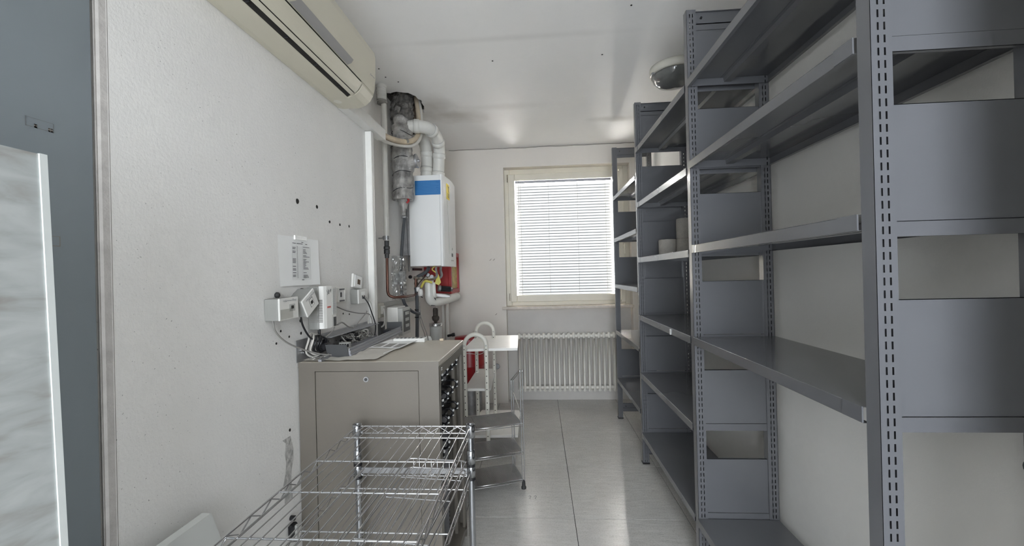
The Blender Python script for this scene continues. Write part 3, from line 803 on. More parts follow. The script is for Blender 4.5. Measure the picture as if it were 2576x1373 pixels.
# torn lump above in the cavity
mb = MB(); vs = []; n1, n2 = 14, 18
for i in range(n1+1):
    th = PI*i/n1
    for k in range(n2):
        a = 2*PI*k/n2; r_ = .060*(1+R.uniform(-.25, .25))
        vs.append((-1.05+r_*math.sin(th)*math.cos(a)*.9, 3.40+r_*math.sin(th)*math.sin(a)*1.1, 2.80+r_*math.cos(th)*1.9))
mb.add(vs, [(i*n2+k, i*n2+(k+1) % n2, (i+1)*n2+(k+1) % n2, (i+1)*n2+k) for i in range(n1) for k in range(n2)])
tag(mb.build('mineral_wool', 'dust'), 'dark dirty mineral wool packed beside the duct in the ceiling hole', 'insulation')

# ---- refrigerant lines looping round the duct
for (dz, off, rad, m, lb) in ((0, 0, .021, 'foam', 'beige insulated refrigerant line looping under the ceiling hole, upper one'),
                              (-.034, .024, .012, 'cablewht', 'paler thin line just below the beige insulated loop')):
    pts = [(-1.03, 2.60, 2.405+dz), (-1.035, 2.80, 2.44+dz), (-1.047, 3.05, 2.50+dz), (-1.004+off, 3.14, 2.522+dz), (-.978+off, 3.25, 2.585+dz*.6), (-.982+off, 3.36, 2.68), (-.985+off, 3.37, 2.80), (-.995+off, 3.37, 2.90), (-1.02+off, 3.38, 3.05)]
    t = thing('refrigerant_line', lb, 'hose', (-1.02, 3.1, 2.5+dz))
    MB().tube(curve(pts, 8), rad, 12).build('line', m, t)
    if m == 'foam':
        MB().tube([(-1.020, 3.107, 2.5165), (-1.011, 3.125, 2.520)], rad+.0012, 12).build('seam', 'cablegrey', t)

# ---- white exhaust pipes on the boiler
def exhaust(label, pts, joints, r=.051, k=7):
    t = thing('exhaust_pipe', label, 'pipe', (pts[0][0], pts[0][1], 2.30), 'white flue pipes on the boiler')
    c = curve(pts, k)
    MB().tube(c, r, 24).build('pipe', 'pvc', t)
    for j in joints:
        i = int(j*(len(c)-1)); i = max(1, min(len(c)-2, i))
        d = (c[i+1]-c[i-1]).normalized()
        MB().tube([c[i]-d*.022, c[i]-d*.019, c[i]+d*.019, c[i]+d*.022], [r+.001, r+.006, r+.006, r+.001], 24).build('socket_ring', 'pvc', t)
        MB().tube([c[i]+d*.0225, c[i]+d*.0265], r+.0025, 24).build('gasket', 'greybox', t)
    return t
exhaust('front white flue pipe arching from the foil duct to the boiler', [(-.890, 3.60, 2.329), (-.882, 3.60, 2.42), (-.877, 3.60, 2.51), (-.864, 3.56, 2.60), (-.862, 3.45, 2.665), (-.885, 3.33, 2.685), (-.95, 3.27, 2.688), (-1.04, 3.25, 2.687)], (.08, .34, .50, .68, .90))
exhaust('rear white flue pipe half hidden behind the arching one', [(-.998, 3.60, 2.329), (-.99, 3.60, 2.45), (-.985, 3.59, 2.56), (-.988, 3.53, 2.64), (-1.02, 3.47, 2.68), (-1.09, 3.42, 2.70)], (.15, .42))
tag(MB().cyl((-1.05, 3.18, 2.0), (-1.045, 3.2, 1.50), .003, 6).build('thin_wire', 'black'), 'thin black wire hanging along the left edge of the boiler', 'wire')

# ---- boiler
BY0, BY1, BXL, BXR, BZ_0, BZ_1 = 3.42, 3.93, -1.105, -.805, 1.545, 2.325
bo = thing('boiler', 'white wall-hung gas boiler with blue label', 'boiler', (-.95, 3.65, BZ_0))
MB().box(BXL, BXR-.03, BY0, BY1, BZ_0, BZ_1).build('casing', 'white', bo, bevel=.004, seg=2)
prof = [(BXR-.029, BY0-.002), (BXR-.010, BY0-.002), (BXR, BY0+.02), (BXR+.014, BY0+.20), (BXR+.014, BY1-.20), (BXR, BY1-.02), (BXR-.010, BY1+.002), (BXR-.029, BY1+.002)]
MB().prism(prof, 'z', BZ_0-.004, BZ_1+.002).build('front_cover', 'white', bo, bevel=.003)
MB().box(BXL-.08, BXL, BY0+.06, BY1-.06, BZ_0+.1, BZ_1-.1).build('mounting_frame', 'galv', bo)
lb = MB().box(-1.047, -.825, BY0-.0035, BY0-.001, 2.155, 2.278).build('label', 'blue', bo); lab(lb, 'blue label with rows of fine print')
mb = MB()
for k in range(15):
    z = 2.168+.007*k; mb.box(-1.04, -1.04+R.uniform(.17, .208), BY0-.0042, BY0-.0036, z, z+.0018)
mb.build('print', 'bluelt', lb)
yl = MB().box(BXR+.009, BXR+.0135, BY0+.10, BY0+.20, 2.135, 2.27).build('warning_label', 'yellow', bo); lab(yl, 'yellow warning label')
mb = MB(); gx = BXR+.0142
mb.tube([(gx, BY0+.13, 2.255), (gx, BY0+.15, 2.235), (gx, BY0+.17, 2.255)], .002, 4); mb.tube([(gx, BY0+.15, 2.235), (gx, BY0+.15, 2.20)], .002, 4)
for k in range(4): mb.box(gx-.0005, gx+.0005, BY0+.115, BY0+.185, 2.15+.011*k, 2.154+.011*k)
mb.build('print', 'ink', yl)
MB().cyl((BXR+.010, 3.67, 1.70), (BXR+.018, 3.67, 1.70), .012, 16).build('button', 'greybox', bo)
MB().box(BXR+.012, BXR+.0165, 3.645, 3.695, 1.63, 1.66).build('display', 'greydark', bo)
MB().box(BXR+.012, BXR+.017, 3.62, 3.72, 1.59, 1.60).build('grip', 'greybox', bo)
MB().tube([(BXR+.013, BY0+.1, 2.12), (BXR+.015, BY0+.12, 1.9), (BXR+.015, BY0+.12, 1.65)], .002, 4).build('seam', 'greybox', bo)

# ---- black gas hose and fittings under the boiler
t = thing('black_hose', 'long black hose descending left of the boiler and bending below', 'hose', (-1.1, 3.2, 1.1))
MB().tube(curve([(-1.088, 3.25, 1.935), (-1.095, 3.22, 1.80), (-1.105, 3.2, 1.60), (-1.11, 3.2, 1.40), (-1.105, 3.2, 1.31), (-1.085, 3.22, 1.225), (-1.05, 3.3, 1.165), (-1.05, 3.46, 1.135), (-1.075, 3.5, 1.13)], 8), .0125, 12).build('hose', 'greypipe', t)
gp = thing('riser_pipe', 'grey sleeved riser pipe rising from behind the cabinet', 'pipe', (-1.08, 3.5, .2))
MB().tube(curve([(-1.10, 3.5, .02), (-1.09, 3.5, .6), (-1.083, 3.5, .95), (-1.078, 3.5, 1.15), (-1.085, 3.52, 1.30), (-1.095, 3.53, 1.36)], 6), .0155, 12).build('pipe', 'greypipe', gp)
for z in (1.10, 1.135, 1.165):
    MB().cyl((-1.079, 3.5, z-.005), (-1.079, 3.5, z+.005), .021, 14).build('hose_clamp', 'blackmetal', gp)
MB().box(-1.06, -1.045, 3.485, 3.50, 1.14, 1.16).build('screw', 'galv', gp); MB().box(-1.06, -1.045, 3.485, 3.50, 1.09, 1.105).build('screw', 'galv', gp)
t = thing('sleeved_pipe', 'short grey sleeved pipe slanting up to the boiler underside', 'pipe', (-1.0, 3.52, 1.45))
MB().tube(curve([(-1.085, 3.56, 1.455), (-1.04, 3.55, 1.475), (-.99, 3.53, 1.505), (-.97, 3.52, 1.537)], 6), .016, 12).build('pipe', 'greypipe', t)
vm = thing('valve_assembly', 'nickel valve manifold with taps below the boiler', 'valves', (-1.05, 3.55, 1.44))
mb = MB().cyl((-1.12, 3.56, 1.445), (-.93, 3.56, 1.44), .014, 12)
for x in (-1.09, -1.05, -1.01, -.975): mb.cyl((x-.009, 3.56, 1.4435), (x+.009, 3.56, 1.4435), .020, 6, smooth=False)
mb.build('manifold', 'brass', vm)
mb = MB().cyl((-1.10, 3.56, 1.375), (-1.10, 3.56, 1.45), .013, 10).cyl((-1.10, 3.56, 1.385), (-1.10, 3.56, 1.405), .018, 6, smooth=False)
mb.build('elbow', 'rust', vm)
for (x, z) in ((-1.145, 1.455), (-.95, 1.455), (-.985, 1.47)):
    MB().cyl((x, 3.53, z), (x, 3.55, z), .016, 8).cyl((x, 3.545, z), (x, 3.56, z), .006, 8).build('tap', 'black' if x < -1.1 else 'galv', vm)
MB().tube(curve([(-1.06, 3.58, 1.36), (-1.03, 3.56, 1.405), (-1.0, 3.55, 1.415), (-.96, 3.57, 1.40)], 5), .011, 8).build('yellow_sleeve', 'yellowtag', vm)
for (y, x) in ((3.62, -.93), (3.70, -.905), (3.78, -.93)):
    MB().tube(curve([(x, y, 1.538), (x, y-.01, 1.51), (x+.012, y-.03, 1.46), (x-.01, y-.06, 1.43)], 5), .010, 8).build('hose', 'galv', vm)
t = thing('hang_tag', 'yellow plastic tag hanging below the boiler', 'tag', (-.93, 3.65, 1.40))
MB().add([(-.935, 3.60, 1.50), (-.905, 3.60, 1.47), (-.885, 3.60, 1.40), (-.905, 3.60, 1.375), (-.94, 3.60, 1.39), (-.93, 3.603, 1.44),
          (-.935, 3.604, 1.50), (-.905, 3.604, 1.47), (-.885, 3.604, 1.40), (-.905, 3.604, 1.375), (-.94, 3.604, 1.39), (-.93, 3.607, 1.44)],
         [(0, 1, 2, 3, 4, 5), (11, 10, 9, 8, 7, 6)]).build('tag_sheet', 'yellowtag', t)
MB().tube(curve([(-.93, 3.60, 1.55), (-.96, 3.59, 1.52), (-.93, 3.60, 1.49)], 5), .006, 6).build('tag_strip', 'yellowtag', t)
tag(MB().tube(curve([(-.965, 3.50, 1.55), (-.985, 3.50, 1.48), (-1.06, 3.52, 1.40), (-1.09, 3.52, 1.34), (-1.05, 3.50, 1.29), (-1.03, 3.51, 1.27)], 7), .0035, 6).build('black_cable', 'black'), 'thin black cable curling down beside the pipe tap', 'cable')

# insulated elbow pipe (thick white bend)
el = thing('insulated_pipe', 'thick white insulated pipe elbow below the boiler', 'pipe', (-1.0, 3.65, 1.2))
MB().tube(curve([(-1.01, 3.66, 1.42), (-1.01, 3.66, 1.33), (-1.008, 3.66, 1.26), (-.995, 3.68, 1.225), (-.965, 3.74, 1.213), (-.935, 3.85, 1.218), (-.91, 4.0, 1.225), (-.88, 4.25, 1.235)], 8), .042, 20).build('insulation', 'pvc', el)
MB().tube([(-.928, 3.90, 1.2215), (-.926, 3.912, 1.222)], .0435, 20).build('tape_band', 'white', el)
MB().tube(curve([(-.965, 3.655, 1.40), (-.962, 3.655, 1.30), (-.96, 3.68, 1.27)], 5), .016, 12).build('side_pipe', 'pvc', el)
mb = MB(); mb.tube(curve([(-.965, 3.665, 1.258), (-.958, 3.68, 1.225), (-.968, 3.69, 1.19)], 5), .006, 6); mb.tube(curve([(-.99, 3.64, 1.192), (-.965, 3.68, 1.188), (-.94, 3.75, 1.185)], 4), .003, 5)
mb.build('open_seam', 'black', el)
t = thing('plastic_bag', 'crumpled white bag lying on the thick insulated pipe', 'bag', (-.92, 3.72, 1.26))
mb = MB(); vs = []
for i in range(13):
    th = PI*i/12
    for k in range(16):
        a = 2*PI*k/16; r_ = 1+R.uniform(-.12, .12)
        vs.append((-.915+.085*r_*math.cos(th), 3.72+.035*r_*math.sin(th)*math.cos(a), 1.275+.017*r_*math.sin(th)*math.sin(a)-.012*math.cos(th)))
mb.add(vs, [(i*16+k, i*16+(k+1) % 16, (i+1)*16+(k+1) % 16, (i+1)*16+k) for i in range(12) for k in range(16)], True)
mb.build('bag', 'paper', t)
t = thing('pump_head', 'small black and chrome pump behind the red box', 'pump', (-.91, 3.95, 1.30))
MB().cyl((-.97, 3.9, 1.335), (-.88, 3.95, 1.325), .028, 16).build('motor', 'blackmetal', t)
MB().cyl((-.885, 3.95, 1.325), (-.86, 3.96, 1.322), .020, 16).build('cap', 'chrome_d', t)
MB().cyl((-.985, 3.89, 1.338), (-.965, 3.9, 1.335), .031, 16).build('flange', 'galv', t)
t = thing('thermostat_head', 'wrapped white thermostatic tap head beside the insulated pipe', 'tap', (-1.04, 3.5, 1.28))
MB().lathe([(.012, -.03), (.02, -.026), (.023, -.005), (.021, .02), (.014, .032)], (-1.035, 3.47, 1.315), n=14).build('head', 'whitepl', t)
MB().box(-1.075, -1.045, 3.47, 3.49, 1.325, 1.365).build('wrap', 'tape', t, bevel=.006)

# mesh filter, cylinder
t = thing('strainer', 'dark dirt strainer fitting above the water filter', 'fitting', (-.957, 3.66, 1.04))
MB().lathe([(.012, 1.03), (.02, 1.045), (.03, 1.055), (.034, 1.07), (.034, 1.085), (.024, 1.095), (.024, 1.15), (.020, 1.165)], (-.957, 3.66, 0), n=10, smooth=False).build('fitting', 'rust', t)
t = thing('filter_canister', 'pale grey filter canister with chrome rim', 'filter', (-.96, 3.66, .80))
MB().cyl((-.957, 3.66, .80), (-.957, 3.66, 1.00), .055, 26).build('canister', 'greybox', t)
MB().lathe([(.055, 0), (.060, .003), (.060, .012), (.056, .016), (.060, .02), (.060, .028), (.04, .032), (.01, .034)], (-.957, 3.66, .998), n=26).build('rim', 'chrome', t)
t = thing('pipe_stub', 'short plaster-wrapped pipe stub beside the filter canister', 'pipe', (-1.0, 3.5, .88))
MB().lathe([(.03, 0), (.04, .01), (.042, .03), (.03, .055), (.012, .06)], (-1.0, 3.52, .87), n=16).build('wrap', 'paper', t)
for (dx, lb, ms) in ((0, 'grey cable hanging from the pipes, left of two', 'cablegrey'), (.02, 'grey cable hanging from the pipes, right of two', 'cablegrey')):
    tag(MB().tube(curve([(-1.06+dx*.3, 3.5, 1.23), (-1.055+dx*.6, 3.48, 1.12), (-1.03+dx, 3.46, 1.03), (-.995+dx, 3.44, .94), (-.98+dx*1.4, 3.43, .80)], 6), .004, 6).build('grey_cable', ms), lb, 'cable')
t = thing('drain_valve', 'black handled drain valve at the foot of the back corner', 'valve', (-.98, 4.37, .79))
MB().cyl((-1.015, 4.375, .80), (-.965, 4.37, .81), .014, 10).build('valve_body', 'blackmetal', t)
MB().cyl((-.965, 4.37, .81), (-.935, 4.37, .816), .020, 10).build('knob', 'black', t)
for (x, lb) in ((-1.065, 'white vertical pipe in the back corner, nearer the boiler wall'), (-1.02, 'white vertical pipe in the back corner, nearer the back wall')):
    tag(MB().cyl((x, 4.40, .01), (x, 4.40, 1.215), .0205, 18).build('white_pipe', 'pvc'), lb, 'pipe')

# red hose box on the recess wall
rb = thing('fire_hose_box', 'red metal box with yellow window below the boiler', 'box', (-1.02, 4.2, 1.28))
MB().box(-1.188, -.935, 4.12, 4.36, 1.275, 1.70).build('box_body', 'red', rb, bevel=.003)
mb = MB(); X0, X1 = -.934, -.905
def ringx(mb, y0, y1, z0, z1, wd):
    mb.box(X0, X1, y0, y0+wd, z0, z1); mb.box(X0, X1, y1-wd, y1, z0, z1); mb.box(X0, X1, y0+wd, y1-wd, z0, z0+wd); mb.box(X0, X1, y0+wd, y1-wd, z1-wd, z1)
ringx(mb, 4.115, 4.55, 1.27, 1.705, .045); mb.build('door_frame', 'red', rb, bevel=.002)
MB().box(X0+.005, X0+.010, 4.165, 4.505, 1.32, 1.655).build('window', 'filmy', rb)

# vertical rail bits on the recess wall
t = thing('slot_bracket', 'small black slotted bracket on the wall under the boiler', 'bracket', (-1.185, 3.88, 1.52))
MB().box(-1.189, -1.18, 3.74, 4.03, 1.515, 1.538).build('bracket', 'black', t)
t = thing('cable_trunking', 'narrow grey trunking on the wall below the copper pipe', 'trunking', (-1.18, 3.28, 1.25))
MB().box(-1.189, -1.165, 2.84, 3.74, 1.235, 1.268).build('trunking', 'greybox', t, bevel=.002)

# clear plastic bag of screws hung behind the copper pipe
pb = thing('plastic_sleeve', 'clear plastic sleeve hanging behind the copper pipe', 'plastic sleeve', (-1.12, 3.0, 1.29))
mb = MB(); nu, nv = 12, 20; vs = []
for j in range(nv+1):
    for i in range(nu+1):
        u_ = i/nu; v_ = j/nv
        vs.append((-1.135+.115*u_+.012*(v_-.5)*0-.006*v_, 3.06+R.uniform(-.013, .013)-.02*math.sin(PI*u_), 1.285+.335*v_+R.uniform(-.003, .003)))
mb.add(vs, [(j*(nu+1)+i, j*(nu+1)+i+1, (j+1)*(nu+1)+i+1, (j+1)*(nu+1)+i) for j in range(nv) for i in range(nu)])
mb.build('film', 'film', pb)
MB().box(-1.125, -1.035, 3.075, 3.085, 1.40, 1.50).build('leaflet', 'greybox', pb)

# breaker box, junction box
bk = thing('breaker_box', 'small fuse box with clear lid hanging behind the cabinet', 'fuse box', (-1.07, 2.9, 1.02))
MB().box(-1.10, -1.02, 2.85, 3.02, 1.03, 1.24).build('housing', 'whitepl', bk, bevel=.005, seg=2)
lid = MB().box(-1.019, -.985, 2.848, 3.02, 1.035, 1.232).build('lid', 'greybox', bk, bevel=.004)
MB().box(-.984, -.981, 2.87, 3.0, 1.06, 1.21).build('lid_window', 'greydark', lid)
for z in (1.09, 1.135, 1.18): MB().box(-.981, -.978, 2.90, 2.97, z, z+.022).build('breaker', 'greybox', lid)
jb = thing('junction_box', 'pale wall junction box left of the fuse box', 'junction box', (-1.17, 2.9, 1.17))
MB().box(-1.189, -1.15, 2.84, 2.93, 1.165, 1.27).build('box_body', 'cream_lt', jb, bevel=.004)
MB().box(-1.152, -1.135, 2.86, 2.92, 1.19, 1.25).build('plug', 'whitepl', jb, bevel=.006, seg=2)
tag(MB().tube(curve([(-1.135, 2.88, 1.23), (-1.128, 2.88, 1.17), (-1.135, 2.88, 1.115), (-1.165, 2.88, 1.095), (-1.185, 2.89, 1.11)], 7), .006, 8).build('white_cable', 'whitepl'), 'white cable looping below the pale junction box', 'cable')
tag(MB().box(-1.189, -1.155, 2.87, 2.95, .50, 1.13).build('floor_trunking', 'greypipe', bevel=.002), 'dark grey vertical trunk behind the cabinet', 'trunking')

# ================================================================== DEVICES AROUND THE RACK
# taped sheet of paper
pp = thing('paper_sheet', 'printed list taped to the left wall above the cabinet', 'paper sheet', (XL, 1.71, 1.43))
mb = MB(); n = 16; vs = []
for j in range(n+1):
    for i in range(n+1):
        u_, v_ = i/n, j/n
        vs.append((XL+.002+.004*(1-v_)**2*(1+.5*math.sin(6*u_))+.0035*abs(2*u_-1)**3*(1-v_*.6), 1.565+.300*u_, 1.432+.210*v_+.003*u_*0))
mb.add(vs, [(j*(n+1)+i, j*(n+1)+i+1, (j+1)*(n+1)+i+1, (j+1)*(n+1)+i) for j in range(n) for i in range(n)], True)
mb.build('sheet', 'paper', pp)
mb = MB(); rows = 26
gx = XL+.0075
for r_ in range(rows):
    z = 1.600-.0054*r_
    if R.random() < .45: mb.quad((gx, 1.655, z), (gx, 1.655+R.uniform(.018, .026), z), (gx, 1.655+.022, z+.0024), (gx, 1.655, z+.0024))
    mb.quad((gx, 1.688, z), (gx, 1.692, z), (gx, 1.692, z+.0024), (gx, 1.688, z+.0024))
    if R.random() < .75:
        L_ = R.uniform(.015, .055); mb.quad((gx, 1.732, z), (gx, 1.732+L_, z), (gx, 1.732+L_, z+.0022), (gx, 1.732, z+.0022))
for (a_, b_, z) in ((1.655, 1.68, 1.613), (1.685, 1.73, 1.613), (1.75, 1.765, 1.613), (1.72, 1.735, 1.62), (1.72, 1.737, 1.455)):
    mb.quad((gx, a_, z), (gx, b_, z), (gx, b_, z+.0028), (gx, a_, z+.0028))
mb.build('printed_table', 'ink', pp)
mb = MB()
for r_ in range(rows+1):
    z = 1.5985-.0054*r_; mb.quad((gx-.0002, 1.653, z), (gx-.0002, 1.79, z), (gx-.0002, 1.79, z+.0005), (gx-.0002, 1.653, z+.0005))
for y in (1.653, 1.684, 1.728, 1.79): mb.quad((gx-.0002, y, 1.458), (gx-.0002, y+.0006, 1.458), (gx-.0002, y+.0006, 1.606), (gx-.0002, y, 1.606))
mb.build('ruled_lines', 'inklt', pp)
MB().box(XL+.002, XL+.0088, 1.675, 1.762, 1.631, 1.649).build('tape', 'tape', pp)

def scribble(y, z, L_, h, x, skew=0, n=26, Rm=None):
    pts = []
    for k in range(n):
        t_ = k/(n-1); p = Vector((0, (t_-.5)*L_, (h*(.5 if k % 2 else -.3))*R.uniform(.4, 1)*(1.6 if R.random() < .15 else 1)))
        if Rm: p = Rm @ p
        pts.append(p+Vector((x, y, z)))
    return MB().tube(curve(pts, 3), .0006, 3)
# surface sockets on little boxes
def socket_box(name, label, y0, y1, z0, z1, depth, tilt=0.0, face='whitepl'):
    cy, cz = (y0+y1)/2, (z0+z1)/2
    T = Matrix.Translation((XL+.001, cy, cz)) @ Matrix.Rotation(tilt, 4, 'X')
    hy, hz = (y1-y0)/2, (z1-z0)/2
    t = thing(name, label, 'socket', (XL, cy, z0))
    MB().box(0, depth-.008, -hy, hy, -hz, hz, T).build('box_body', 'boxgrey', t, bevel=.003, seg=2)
    fp = MB().box(depth-.0075, depth, -hy-.001, hy+.001, -hz-.001, hz+.001, T).build('cover_plate', face, t, bevel=.002)
    return t, T, fp, hy, hz
t, T, fp, hy, hz = socket_box('network_socket', 'grey box socket at far left with handwriting and clear tape', 1.478, 1.598, 1.303, 1.387, .062, 0.02)
MB().box(.0622, .0626, .0, hy*.62, -.012, .016, T).build('port_frame', 'greybox', fp)
MB().box(.0626, .0645, .012, .026, -.002, .010, T).build('port', 'hole', fp)
MB().box(.0646, .0652, -hy, hy*.3, -hz*.9, .0, T).build('tape', 'thintape', fp)
scribble(1.54, 1.376, .085, .010, XL+.0642).build('handwriting', 'inklt', fp)
t, T, fp, hy, hz = socket_box('network_socket', 'tilted grey box socket beside the white power unit', 1.622, 1.722, 1.318, 1.398, .072, 0.55)
MB().box(.0722, .0726, -.008, .022, -.020, .018, T).build('port_frame', 'greydark', fp)
MB().box(.0727, .0735, -.006, .019, -.018, .016, T).build('port_plate', 'whitepl', fp)
MB().box(.0736, .0745, -.002, .014, -.008, .006, T).build('port', 'hole', fp)
scribble(1.668, 1.385, .075, .010, XL+.0742, Rm=Matrix.Rotation(.55, 3, 'X')).build('handwriting', 'inklt', fp)
for (y, z, lb) in ((1.548, 1.398, 'black rubber wall plug above the far-left box socket'), (1.715, 1.408, 'black rubber wall plug behind the tilted box socket')):
    tag(MB().lathe([(.009, 0), (.012, .004), (.011, .012), (.006, .016)], (XL+.001, y, z), 'x', 12).build('wall_plug', 'rubber'), lb, 'wall plug')
# white power unit
up_ = thing('power_unit', 'tall cream backup power unit with vent ribs and label', 'power unit', (XL+.04, 1.83, 1.22))
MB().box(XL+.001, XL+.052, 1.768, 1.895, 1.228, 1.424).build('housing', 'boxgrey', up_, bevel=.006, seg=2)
mb = MB()
prof = [(XL+.052, 1.768), (XL+.072, 1.772), (XL+.079, 1.79), (XL+.082, 1.83), (XL+.079, 1.875), (XL+.07, 1.893), (XL+.052, 1.895)]
mb.prism(prof, 'z', 1.232, 1.425); mb.build('front_cover', 'whitepl', up_, bevel=.003)
for k in range(14):
    MB().box(XL+.012, XL+.070, 1.7665, 1.770, 1.262+.0075*k, 1.266+.0075*k).build('vent_rib', 'cablegrey', up_)
l_ = MB().box(XL+.0802, XL+.0835, 1.835, 1.872, 1.29, 1.415).build('rating_label', 'greybox', up_)
mb = MB()
for k in range(14): mb.box(XL+.0836, XL+.084, 1.838, 1.838+R.uniform(.015, .03), 1.30+.008*k, 1.3025+.008*k)
mb.build('print', 'inklt', l_)
MB().box(XL+.0812, XL+.0835, 1.79, 1.818, 1.325, 1.332).build('red_lettering', 'redink', up_)
mb = MB(); mb.tube(curve([(XL+.083, 1.785, 1.405), (XL+.0835, 1.792, 1.395), (XL+.0835, 1.789, 1.385)]), .001, 4)
mb.tube(curve([(XL+.0835, 1.80, 1.408), (XL+.084, 1.797, 1.392), (XL+.084, 1.803, 1.39), (XL+.084, 1.803, 1.405)]), .001, 4)
mb.tube(curve([(XL+.084, 1.812, 1.40), (XL+.084, 1.82, 1.41), (XL+.084, 1.818, 1.395)]), .001, 4); mb.build('handwriting', 'ink', up_)
MB().box(XL+.0805, XL+.084, 1.845, 1.865, 1.235, 1.278).build('switch_recess', 'black', up_)
MB().cyl((XL+.035, 1.80, 1.232), (XL+.035, 1.80, 1.185), .006, 10).build('plug', 'black', up_)
# open socket frame
t = thing('socket_frame', 'bare white mounting frame of an uncovered wall socket', 'socket frame', (XL, 2.07, 1.33))
mb = MB(); X0, X1 = XL+.001, XL+.010
ringx(mb, 2.025, 2.118, 1.333, 1.41, .014); mb.build('frame', 'whitepl', t, bevel=.001)
MB().box(XL+.0012, XL+.006, 2.04, 2.104, 1.347, 1.396).build('plate', 'paper', t)
MB().box(XL+.006, XL+.0075, 2.062, 2.078, 1.36, 1.385).build('port', 'black', t)
for z in (1.341, 1.401): MB().box(XL+.0101, XL+.0118, 2.045, 2.098, z-.003, z+.003).build('latch', 'ink', t)
# tilted plate and socket box
t = thing('wall_plate', 'tilted white wall plate resting on a box socket', 'wall plate', (XL, 2.25, 1.396))
T = Matrix.Translation((XL+.016, 2.245, 1.437)) @ Matrix.Rotation(-.18, 4, 'X')
MB().box(-.012, .002, -.055, .055, -.039, .039, T).build('frame', 'whitepl', t, bevel=.003)
MB().box(.0022, .006, -.045, .047, -.034, .034, T).build('insert', 'paper', t, bevel=.002)
MB().box(.0062, .007, -.012, .022, -.015, .013, T).build('opening', mat('brown_core', (.12, .08, .05), .8), t)
t, T, fp, hy, hz = socket_box('network_socket', 'white box socket with two cables plugged in, under the tilted plate', 2.185, 2.285, 1.315, 1.393, .048)
MB().box(.0482, .0486, -.02, .028, .008, .026, T).build('name_card', 'paper', fp)
MB().box(.0482, .0486, -.006, .006, -.012, .004, T).build('port', 'hole', fp)
MB().box(.0482, .0486, .02, .03, -.008, .004, T).build('port', 'hole', fp)
MB().box(.0487, .056, -.006, .006, -.014, -.002, T).build('plug', 'black', fp)

def cable(label, pts, r=.003, m='cablegrey', k=7, name='cable'):
    return tag(MB().tube(curve(pts, k), r, 7).build(name, m), label, 'cable')
cable('grey cable from the far-left socket down to the cabinet', [(XL+.02, 1.50, 1.303), (XL+.022, 1.51, 1.26), (XL+.03, 1.56, 1.21), (XL+.05, 1.64, 1.165), (XL+.08, 1.72, 1.13), (XL+.11, 1.78, 1.112)], .0035)
cable('thick black cable hanging from the tilted box socket', [(XL+.03, 1.665, 1.315), (XL+.03, 1.68, 1.26), (XL+.04, 1.72, 1.20), (XL+.05, 1.78, 1.175), (XL+.05, 1.83, 1.175)], .0042, 'black')
cable('thin grey cable running out of the socket frame towards the rail', [(XL+.01, 2.0, 1.318), (XL+.02, 2.10, 1.285), (XL+.03, 2.22, 1.26), (XL+.04, 2.33, 1.245), (XL+.04, 2.37, 1.215), (XL+.05, 2.36, 1.185)], .003)
cable('black cable from the box socket down to the cabinet top', [(XL+.056, 2.235, 1.348), (XL+.075, 2.25, 1.31), (XL+.07, 2.30, 1.26), (XL+.08, 2.33, 1.18), (XL+.07, 2.34, 1.11)], .0035, 'black')
cable('thin pale cable looping right of the box socket', [(XL+.05, 2.275, 1.35), (XL+.055, 2.33, 1.31), (XL+.05, 2.36, 1.26), (XL+.04, 2.33, 1.22), (XL+.05, 2.30, 1.19)], .0022, 'cablewht')
cable('grey cable from the power unit down to the rail', [(XL+.075, 1.87, 1.238), (XL+.07, 1.86, 1.215), (XL+.06, 1.83, 1.195), (XL+.055, 1.80, 1.185), (XL+.05, 1.77, 1.18)], .003)
cable('grey cable arching right of the power unit above the rail', [(XL+.07, 1.90, 1.235), (XL+.07, 1.95, 1.24), (XL+.06, 2.03, 1.21), (XL+.06, 2.09, 1.195)], .0038)
cable('grey cable crossing up to the corner from the rail', [(XL+.06, 2.10, 1.195), (XL+.05, 2.2, 1.225), (XL+.04, 2.30, 1.255), (XL+.03, 2.33, 1.262)], .003)

# ================================================================== RACK CABINET
CX0, CX1, CY0, CY1, CZ = XL+.004, -.432, 1.684, 2.235, 1.10
rk = thing('equipment_cabinet', 'beige metal rack cabinet with lockable door against the left wall', 'cabinet', (-.74, 1.96, 0))
mb = MB()
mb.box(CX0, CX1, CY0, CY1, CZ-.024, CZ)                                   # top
mb.build('top_panel', mat('lit_tan_cabinet_top', (0.52, 0.475, 0.405), 0.4, 0, 0.05, 6), rk, bevel=.003)  # lighter than the beige sides: window light on the top put into colour
mb = MB()
dx0, dx1, dz0, dz1 = -.973, -.520, .14, 1.060
mb.box(CX0, dx0-.001, CY0, CY0+.02, .02, CZ-.0245); mb.box(dx1+.001, CX1-.001, CY0, CY0+.02, .02, CZ-.0245)
mb.box(dx0-.001, dx1+.001, CY0, CY0+.02, dz1+.001, CZ-.0245); mb.box(dx0-.001, dx1+.001, CY0, CY0+.02, .02, dz0-.001)
mb.box(CX0, CX1, CY0-.0022, CY0-.0002, CZ-.0245, CZ-.0008)
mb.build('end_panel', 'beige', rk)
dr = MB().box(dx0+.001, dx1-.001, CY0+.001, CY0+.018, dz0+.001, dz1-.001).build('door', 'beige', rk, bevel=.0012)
lk = MB().cyl((-.747, CY0-.004, 1.026), (-.747, CY0+.002, 1.026), .0115, 20).build('lock', 'galv', dr)
MB().cyl((-.747, CY0-.0055, 1.026), (-.747, CY0-.004, 1.026), .0068, 16).build('keyhole', 'greydark', lk)
MB().box(CX0, CX0+.003, CY0+.021, CY1, .02, CZ-.0245).build('back_panel', 'beige', rk)
MB().box(CX0, CX1-.002, CY1-.02, CY1, .02, CZ-.0245).build('far_panel', 'beige', rk)
mb = MB()
